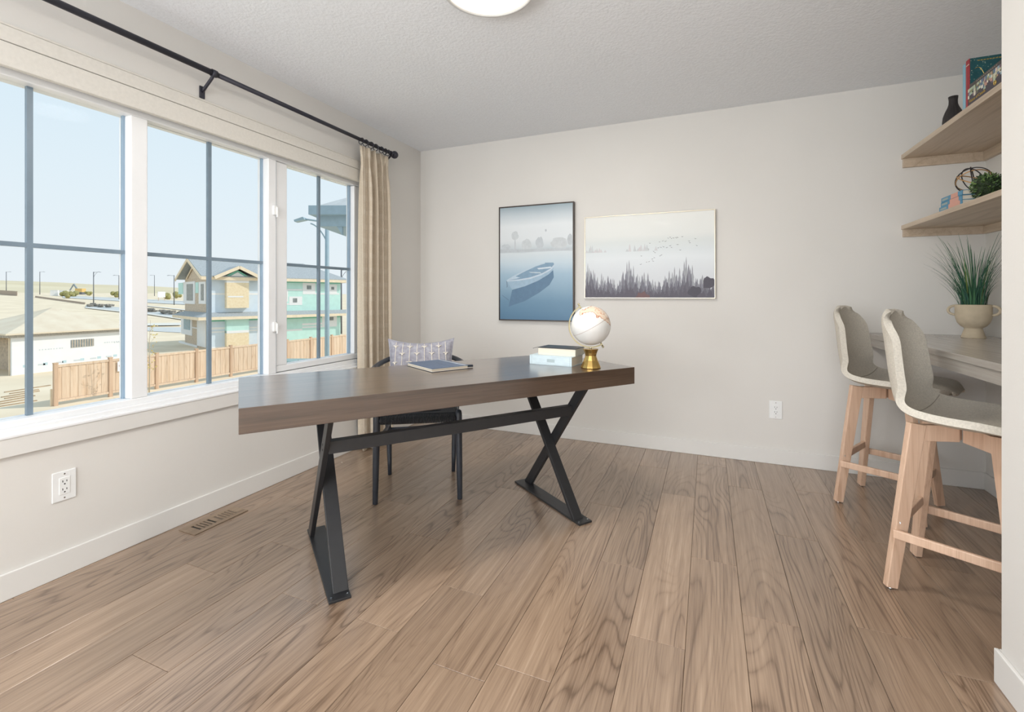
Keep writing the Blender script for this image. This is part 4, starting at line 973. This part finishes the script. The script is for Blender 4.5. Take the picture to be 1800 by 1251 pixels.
for k in range(9): MB().box((.03, 2.90 + k * .14, 1.42), (.035, 2.94 + k * .14, 1.92)).build('stud', M['osbbrown'], wi)
mk = mat('wrap_print_grey', (206, 212, 216), .7); mk2 = mat('wrap_print_blue', (190, 214, 222), .7); rk = random.Random(31)
mb = MB()
for yy, zz_, n_m in ((1.25, 1.40, 9), (1.9, .98, 0), (2.05, 1.42, 0), (4.7, 1.55, 8), (5.3, 1.5, 7)):
    for k in range(n_m): mb.box((0, yy + k * .14, zz_), (.006, yy + k * .14 + rk.uniform(.06, .11), zz_ + .07))
for k in range(6): mb.box((0, 1.2 + k * .9, .45 + .02 * k), (.006, 1.2 + k * .9 + .35, .55 + .02 * k))
wm = mb.build('wrap_print', mk, ga)
mb = MB()
for k in range(6): mb.box((0, .5 + k * .95, .42 + .02 * k), (.006, .5 + k * .95 + .22, .58 + .02 * k))
mb.build('wrap_print', mk2, ga)

# ------------------------------------------------------------------ two-storey house being built
C0 = Vector((-41.4, 28.0)); HA = R(70.4); ua = Vector((math.cos(HA), math.sin(HA))); ub = Vector((-math.sin(HA), math.cos(HA)))
HL, HW, HE = 12.6, 7.7, 6.50
ho = thing('unfinished_house', 'two-storey house under construction with blue and teal sheathing', 'house', (C0.x, C0.y, GZ), HA)
def solve_face(u, org, dirv):
    d = ray(u, HY); t = (org.y * d.x - org.x * d.y) / (dirv.x * d.y - dirv.y * d.x); q = org + dirv * t; return t, q.dot(FV.to_2d())
def hl(u, v): t, Z = solve_face(u, C0, ua); return t, CH - (v - HY) * Z / FPX - GZ
def hf(u, v): t, Z = solve_face(u, C0, ub); return t, CH - (v - HY) * Z / FPX - GZ
MB().box((.02, .02, 0), (HL, HW, HE)).build('wall', M['osbbrown'], ho)
def lpanel(name, u0, v0, u1, v1, m, y=-.03, parent=None, y1=.05):
    x0, za = hl(u0, (v0 + v1) / 2)[0], 0; x1 = hl(u1, v1)[0]; um = (u0 + u1) / 2
    return MB().box((x0, y, hl(um, v1)[1]), (x1, y1, hl(um, v0)[1])).build(name, M[m], parent or ho)
def fpanel(name, u0, v0, u1, v1, m, x=-.03, parent=None):
    y0, y1 = hf(u1, v1)[0], hf(u0, v1)[0]; um = (u0 + u1) / 2
    return MB().box((x, y0, hf(um, v1)[1]), (.05, y1, hf(um, v0)[1])).build(name, M[m], parent or ho)
zmid = 3.28
x_b = hl(463, 540)[0]
for za, zb in ((.05, zmid), (zmid, HE)):
    MB().box((0, -.02, za), (x_b, .05, zb)).build('blue_sheathing', M['bluefoam'], ho); MB().box((x_b, -.02, za), (HL, .05, zb)).build('teal_sheathing', M['tealboard'], ho)
MB().box((0, -.025, zmid - .75), (HL, .05, zmid - .40)).build('green_band', M['greenboard'], ho); MB().box((x_b, -.025, HE - .3), (HL, .05, HE)).build('green_band', M['greenboard'], ho)
lpanel('bay_panel', 395, 497, 434, 541, 'osb', -.55); lpanel('bay_panel', 395, 584, 434, 607, 'osb', -.55); lpanel('bay_panel', 395, 557, 434, 584, 'tealboard', -.545)
lpanel('bay_head', 395, 485, 434, 497, 'wrap', -.56); lpanel('bay_tape', 395, 553, 434, 557, 'tapew', -.57); lpanel('bay_tape', 395, 580, 434, 584.5, 'tapew', -.57); lpanel('bay_tape', 397, 520, 424, 522.5, 'tapew', -.57)
for u0, v0, u1, v1 in ((370, 515, 395, 518), (434, 515, 458, 518), (370, 575, 395, 579), (370, 582, 395, 584.5), (434, 574, 452, 577), (434, 579, 456, 581.5), (370, 607, 458, 616), (497, 508, 531, 510.5), (497, 533, 531, 535.5), (553, 515, 596, 517.5), (497, 555.5, 531, 558.5), (531, 567, 592, 570.5), (531, 573, 566, 575.5), (497, 578.5, 531, 581.5), (530, 596, 592, 601), (452, 570, 458, 608)):
    lpanel('flashing_tape', u0, v0, u1, v1, 'tapew', -.035)
for (u0, v0, u1, v1), (a, b, c, d) in (((532, 497, 554, 517), (539, 501.5, 547, 508.5)), ((508, 521, 531, 536), (514.5, 524, 522, 531.5)), ((578, 500, 592, 516), (582, 504, 587, 509)), ((566, 553, 592, 574), (571, 557, 586, 563)), ((497, 510, 506, 530), (499, 513, 503, 526))):
    wr = lpanel('window', u0, v0, u1, v1, 'tapew', -.04); lpanel('pane', a, b, c, d, 'darkwin', -.05, wr)
# left gable face
for (u0, v0, u1, v1), (a, b, c, d), mm in (((323, 495, 343, 534), (329, 499, 340, 528), 'darkwin'), ((350, 495, 362, 534), (354, 499, 359, 528), 'darkwin'), ((319, 556, 338, 588), (324, 560, 335, 579), 'bluewin'), ((347, 557, 362, 609), (350, 562, 360, 608), 'wrap')):
    wr = fpanel('window', u0, v0, u1, v1, 'tapew', -.04); fpanel('pane', a, b, c, d, mm, -.06, wr)
fpanel('teal_panel', 314, 497, 322, 517, 'tealboard'); fpanel('teal_panel', 344, 496, 349, 515, 'tealboard'); fpanel('flashing_tape', 315, 603, 347, 610, 'tapew', -.05); fpanel('flashing_tape', 337, 575, 348, 577, 'tapew', -.05)
# main roof: gable toward the left face, hip at the far end
RZ = 8.30; oh = .65; ym = HW / 2
slope = (RZ - HE) / (ym + oh)
mb = MB(); A = [(-oh, -oh, HE), (HL + oh, -oh, HE), (HL + oh, HW + oh, HE), (-oh, HW + oh, HE), (-oh, ym, RZ), (HL - 2.4, ym, RZ)]
tt = .16
mb._add(A + [(p[0], p[1], p[2] + tt) for p in A], [(0, 1, 5, 4), (1, 2, 5), (2, 3, 4, 5), (6, 7, 11, 10), (7, 8, 11), (8, 9, 10, 11), (0, 1, 7, 6), (1, 2, 8, 7), (2, 3, 9, 8), (0, 4, 10, 6), (4, 3, 9, 10)])
mr = mb.build('roof', M['shingle'], ho)
MB().box((-oh, -oh - .03, HE - .20), (HL + oh, -oh + .03, HE + .08)).build('fascia', M['fascia'], ho); MB().box((HL + oh - .03, -oh, HE - .20), (HL + oh + .03, HW + oh, HE + .08)).build('fascia', M['fascia'], ho)
for a, b in (((-oh - .03, -oh, HE - .05), (-oh - .03, ym, RZ - .02)), ((-oh - .03, ym, RZ - .02), (-oh - .03, HW + oh, HE - .05))): MB().bar(a, b, .08, .26, side=(1, 0, 0)).build('barge_board', M['fascia'], ho)
MB().extrude([(-.01, .2, HE), (-.01, HW - .2, HE), (-.01, ym, RZ - .25)], (.05, 0, 0)).build('gable_panel', M['osbbrown'], ho)
for a, b in (((-.10, 1.0, HE + .05), (-.10, ym, RZ - .35)), ((-.10, ym, RZ - .35), (-.10, HW - 1.0, HE + .05))): MB().bar(a, b, .05, .16, side=(1, 0, 0)).build('truss_board', M['fascia'], ho)
# cross gable over the bay
xc = hl(414, 490)[0]; hw_ = 2.0; gz_ = HE + 1.0
mb = MB(); mb._add([(xc - hw_, -oh - .45, HE + .02), (xc, -oh - .45, gz_), (xc + hw_, -oh - .45, HE + .02), (xc - hw_, 1.2, HE + .02), (xc, 2.4, gz_), (xc + hw_, 1.2, HE + .02), (xc - hw_, -oh - .45, HE + .14), (xc, -oh - .45, gz_ + .12), (xc + hw_, -oh - .45, HE + .14), (xc, 2.4, gz_ + .12), (xc - hw_, 1.2, HE + .14), (xc + hw_, 1.2, HE + .14)],
    [(0, 1, 4, 3), (1, 2, 5, 4), (6, 7, 9, 10), (7, 8, 11, 9), (0, 1, 7, 6), (1, 2, 8, 7)]); mb.build('cross_gable_roof', M['shingle'], ho)
for a, b in (((xc - hw_, -oh - .48, HE - .02), (xc, -oh - .48, gz_ - .02)), ((xc, -oh - .48, gz_ - .02), (xc + hw_, -oh - .48, HE - .02))): MB().bar(a, b, .08, .28, side=(0, 1, 0)).build('barge_board', M['fascia'], ho)
MB().extrude([(xc - 1.35, -.56, HE - .05), (xc + 1.35, -.56, HE - .05), (xc, -.56, gz_ - .25)], (0, .1, 0)).build('gable_panel', M['greenboard'], ho)
MB().extrude([(xc - .95, -.60, HE - .05), (xc + .95, -.60, HE - .05), (xc, -.60, gz_ - .45)], (0, .03, 0)).build('gable_wrap', M['wrap'], ho)
# skirt roof between the storeys
sk = .95
mb = MB(); z0, z1 = zmid - .28, zmid + .08
mb._add([(-sk, -sk, z0), (HL + .9, -sk, z0), (HL + .9, -.02, z1), (-.02, -.02, z1), (-.02, HW, z1), (-sk, HW + .3, z0), (-sk, -sk, z0 - .06), (HL + .9, -sk, z0 - .06), (-sk, HW + .3, z0 - .06), (0, 0, z0 - .06), (HL + .9, 0, z0 - .06), (0, HW, z0 - .06)],
    [(0, 1, 2, 3), (0, 3, 4, 5), (0, 1, 7, 6), (0, 5, 8, 6), (6, 7, 10, 9), (6, 9, 11, 8), (1, 2, 10, 7)]); mb.build('skirt_roof', M['shingle'], ho)
MB().box((-sk, -sk - .03, z0 - .28), (HL + .9, -sk + .03, z0 - .02)).build('fascia', M['fascia'], ho); MB().box((-sk - .03, -sk, z0 - .28), (-sk + .03, HW + .3, z0 - .02)).build('fascia', M['fascia'], ho)
for xx in (HL + .75,): MB().box((xx - .09, -.85, .0), (xx + .09, -.67, z0 - .06)).build('porch_post', M['fascia'], ho)
MB().box((HL, -.9, 0), (HL + .95, .6, .25)).build('porch_slab', M['kerb'], ho)

# ------------------------------------------------------------------ street lamps
def lamp(name, label, base, h_, pr, arm, side, m, group=None, brace=True):
    t = thing(name, label, 'street lamp', base, YAW, group)          # local x across the view
    MB().tube([(0, 0, 0), (0, 0, h_)], [pr * 1.25, pr * .9], 10).build('pole', m, t, smooth=True)
    MB().tube([(0, 0, h_ - .12), (side * arm * .72, 0, h_ - .02)], pr * .42, 8).build('arm', m, t, smooth=True)
    MB().extrude([(side * arm * .66, -.12, h_ - .05), (side * arm * .72, -.12, h_ + .04), (side * arm, -.12, h_ - .06), (side * arm * .98, -.12, h_ - .12)], (0, .24, 0)).build('lamp_head', m, t)
    if brace: MB().tube(bez((0, 0, h_ - arm * .75), (side * arm * .16, 0, h_ - arm * .42), (side * arm * .30, 0, h_ - arm * .22), (side * arm * .52, 0, h_ - .16), 10), pr * .30, 8).build('brace', m, t, smooth=True)
    return t
far = [(11, 514, 183, 1), (70, 517.5, 176, 1), (164.5, 535, 122, 1), (209, 523, 152, -1), (271.5, 520, 196, -1), (306, 535, 128, -1)]
for k, (u, v, Z, sd) in enumerate(far):
    p = at_depth(u, Z, 0); gz = ground_z(p.x, p.y)
    lamp('street_lamp', 'slim dark street lamp along the distant road', (p.x, p.y, gz - .1), CH + (HY - (477 if u < 200 else 483)) * Z / FPX - gz, .10, 1.9, sd, M['pole'], 'street lamps along the distant road', k == 2)
p = at_depth(575, 15.0, GZ)
lamp('street_lamp', 'tall blue-grey street lamp rising in front of the cedar fence', (p.x, p.y, GZ), CH + (HY - 384) * 15 / FPX - GZ, .068, 1.02, -1, M['poleblue'])
pz = at_depth(600, 60, 0)
lamp('street_lamp', 'curved-arm street lamp beyond the unfinished house', (pz.x, pz.y, GZ - .2), CH + (HY - 473) * 60 / FPX - GZ + .2, .09, 1.6, 1, M['pole'])

# ------------------------------------------------------------------ neighbouring house: only its roof corner shows past the window frame
nbp = at_depth(586, 12.0, 0)
nh = thing('neighbour_house', 'corner of a grey hipped roof with deep blue-grey eaves beyond the casement', 'house', (nbp.x, nbp.y, GZ), YAW)
z_e = CH + (HY - 392) * 12 / FPX - GZ + .02
mb = MB(); bx0, bx1, by0, by1 = -.21, 2.6, -.5, 2.2
mb._add([(bx0 - .08, by0, z_e + .31), (bx1, by0, z_e + .31), (bx1, by1, z_e + .31), (bx0 - .08, by1, z_e + .31), (1.1, .85, z_e + 1.1), (1.6, .85, z_e + 1.1)], [(3, 2, 1, 0), (0, 1, 5, 4), (1, 2, 5), (2, 3, 4, 5), (3, 0, 4)]); mb.build('roof', mat('pale_grey_shingle', (206, 208, 208), .9, var=.06, scale=6), nh)
gb = mat('grey_blue_eave', (158, 180, 194), .7, var=.05)
MB().box((bx0 - .15, by0 - .15, z_e + .09), (bx1 + .15, by1 + .15, z_e + .31)).build('eave', gb, nh)
MB().box((bx0, by0 + .05, z_e - .17), (bx1, by1, z_e + .09)).build('beam', gb, nh)
MB().extrude([(.25, by0 + .07, z_e - .17), (.38, by0 + .07, z_e - .17), (.38, by0 + .07, z_e - .38)], (0, .1, 0)).build('bracket', gb, nh)
MB().box((.70, by0 + .2, 0), (bx1, by1, z_e - .15)).build('wall', M['wrap'], nh)

# ------------------------------------------------------------------ smaller things on the lots
tb_ = at_depth(516, 28.6, GZ)
ub_ = thing('utility_box', 'low grey-green utility box in front of the cedar fence', 'utility box', (tb_.x, tb_.y, GZ), YAW)
gmx = mat('grey_green_metal', (150, 178, 176), .5, var=.05); MB().box((-1.2, -.6, 0), (.95, .6, .86)).build('cabinet', mat('dark_grey_green_metal', (124, 146, 152), .5), ub_, bevel=.03)
MB().box((-1.25, -.65, .86), (1.0, .65, .93)).build('lid', gmx, ub_, bevel=.02)
for (u, Z), lab in (((538, 26.0), 'steel sawhorse beside the utility box'), ((560, 26.5), 'steel sawhorse in front of the lamp pole')):
    q = at_depth(u, Z, GZ); t = thing('sawhorse', lab, 'sawhorse', (q.x, q.y, GZ), YAW); wv = .43
    MB().tube([(-wv, 0, 1.12), (wv, 0, 1.15)], .022, 6).build('beam', M['pole'], t)
    for s in (-1, 1):
        for yy in (-.22, .22): MB().tube([(s * wv, 0, 1.28), (s * wv + s * .04, yy, 0)], .016, 6).build('leg', M['pole'], t)
rk = random.Random(17)
for k in range(7):
    q = ground_at(58 + 5.2 * k, 706 - 4.6 * k); a = R(98) + .05 * ((k * 7) % 5 - 2); L_ = (2.1, 1.3, 1.7, .9, 1.5, 1.1, 1.9)[k]
    o = MB().box((-L_ / 2, -.045, 0), (L_ / 2, .045, .04)).build('lumber_offcut', M['lumber'], None, loc=(q.x, q.y - .9, GZ), rot=(0, 0, a))
    tag(o, 'scrap length of lumber lying on the bare soil beside the end of the cedar fence', 'lumber', 'lumber offcuts on the soil')
st_ = ground_at(90, 714); o = MB().box((-.03, -.03, 0), (.03, .03, .75)).build('survey_stake', M['fascia'], None, loc=st_); tag(o, 'short wooden stake beside the first fence post', 'stake')
# young bare tree in front of the fence
tp = at_depth(262, 22.3, GZ); sap = thing('sapling', 'thin young tree with sparse yellow leaves in front of the cedar fence', 'tree', tp)
MB().tube([(0, 0, 0), (.06, 0, 1.4), (.02, 0, 2.6), (.12, 0, 3.7)], [.03, .022, .014, .005], 8).build('trunk', mat('sapling_bark', (196, 182, 162), .9), sap, smooth=True)
mb = MB(); mb2 = MB(); rk = random.Random(8)
for k in range(14):
    z_ = rk.uniform(.8, 3.2); a = rk.uniform(0, 6.28); l_ = rk.uniform(.25, .6); e_ = Vector((.04 + l_ * math.cos(a) * .7, l_ * math.sin(a) * .7, z_ + l_ * .7)); mb.tube([(.04, 0, z_), e_], [.008, .003], 5)
    for j in range(5):
        c = Vector((.04, 0, z_)).lerp(e_, rk.uniform(.4, 1)) + Vector((rk.uniform(-.08, .08), rk.uniform(-.08, .08), rk.uniform(-.08, .08))); d1 = Vector((rk.uniform(-1, 1), rk.uniform(-1, 1), rk.uniform(-1, 1))).normalized() * .045; d2 = Vector((rk.uniform(-1, 1), rk.uniform(-1, 1), rk.uniform(-1, 1))).normalized() * .045
        mb2._add([c - d1, c + d2, c + d1, c - d2], [(0, 1, 2, 3)])
mb.build('branches', bpy.data.materials['sapling_bark'], sap); lf = mb2.build('leaves', mat('sapling_leaf', (214, 192, 120), .8), sap); lf['kind'] = 'stuff'
# far rail fences, sign, containers, shrubs
def far_fence(label, pts, h_, nrail):
    a, b = pts; t = thing('rail_fence', label, 'fence', (a.x, a.y, min(a.z, b.z) - .05), 0)
    d = b - a; d.z = 0
    pn = MB().bar((0, 0, h_ / 2), (d.x, d.y, h_ / 2 + (b.z - a.z)), .12, h_, side=(0, 1, 0)).build('panel', mat('brown_fence_panel', (186, 168, 152), .9, var=.06), t)
    for k in range(nrail):
        z_ = h_ * (k + .98) / nrail; MB().bar((.15, 0, z_), (d.x + .15, d.y, z_ + (b.z - a.z)), .10, .14, side=(0, 1, 0)).build('rail', mat('dark_fence_rail', (140, 122, 110), .9), t)
def gd(u, Z): q = at_depth(u, Z, 0); return Vector((q.x, q.y, ground_z(q.x, q.y)))
far_fence('long brown rail fence beyond the garage roof', (gd(62, 150), gd(149, 118)), 2.15, 3)
far_fence('short brown rail fence at the foot of the dry hill', (gd(-30, 172), gd(30, 158)), 2.5, 3)
gate = thing('street_sign', 'white notice board on posts beside the distant road', 'sign', gd(284, 150)); MB().box((-.05, -1.1, 1.2), (.05, 1.1, 3.0)).build('board', M['wrap'], gate)
for s in (-.9, .9): MB().box((-.05, s - .06, 0), (.05, s + .06, 1.2)).build('post', M['cedarpost'], gate)
for u in (96, 112): o = MB().box((-1.0, -.75, 0), (1.0, .75, 1.9)).box((-1.05, -.8, 1.9), (1.05, .8, 2.05)).build('portable_toilet', M['wrap'], None, loc=gd(u, 168)); tag(o, 'white portable cabin behind the long brown rail fence', 'cabin', 'white portable cabins'); o.rotation_euler = (0, 0, YAW + R(30))
rk = random.Random(77)
shr = mat('dusty_shrub', (176, 170, 112), .95, var=.25, scale=3); shd = mat('rubble_grey', (166, 160, 150), .95, var=.3, scale=4)
for k, (u, Z, r_) in enumerate(((116, 165, 1.6), (128, 165, 1.4), (124, 150, 1.3), (156, 178, 1.2), (292, 165, 1.5), (206, 170, 1.6), (312, 175, 1.8))):
    mb = MB()
    for j in range(7): mb.ball((rk.uniform(-r_, r_) * .6, rk.uniform(-r_, r_) * .6, r_ * rk.uniform(.4, 1.1)), r_ * rk.uniform(.35, .6), 6, 8)
    o = mb.build('shrub', shr, None, smooth=True, loc=gd(u, Z)); tag(o, 'dusty olive shrub growing near the distant road', 'shrub', 'shrubs along the distant road')
for k, (u, Z) in enumerate(((164, 108), (186, 106), (267, 96), (292, 92), (302, 90))):
    mb = MB()
    for j in range(8):
        mb.X = Matrix.Translation((rk.uniform(-1.2, 1.2), rk.uniform(-1.2, 1.2), .2 + rk.uniform(0, .5))) @ Matrix.Rotation(rk.uniform(0, 3), 4, 'Z') @ Matrix.Rotation(rk.uniform(-.5, .5), 4, 'X'); mb.box((-.5, -.25, -.2), (.5, .25, .2))
    o = mb.build('rubble_heap', shd, None, loc=gd(u, Z)); tag(o, 'small heap of grey rubble by the kerb of the distant road', 'rubble', 'rubble heaps by the distant road')
q = gd(141, 190); ex = thing('excavator', 'small yellow excavator standing on the dry hill slope', 'excavator', q, YAW)
MB().box((-1.6, -1, 0), (1.6, 1, .9)).build('tracks', M['pole'], ex); MB().box((-1.3, -.9, .9), (1.5, .9, 2.4)).build('cab', mat('digger_yellow', (226, 190, 120), .5), ex)
MB().bar((-1.0, 0, 1.8), (-2.6, 0, 4.2), .4, .5, side=(0, 1, 0)).build('boom', mat('digger_grey', (150, 160, 166), .5), ex); MB().bar((-2.6, 0, 4.2), (-4.2, 0, 1.6), .3, .35, side=(0, 1, 0)).build('dipper', bpy.data.materials['digger_grey'], ex)
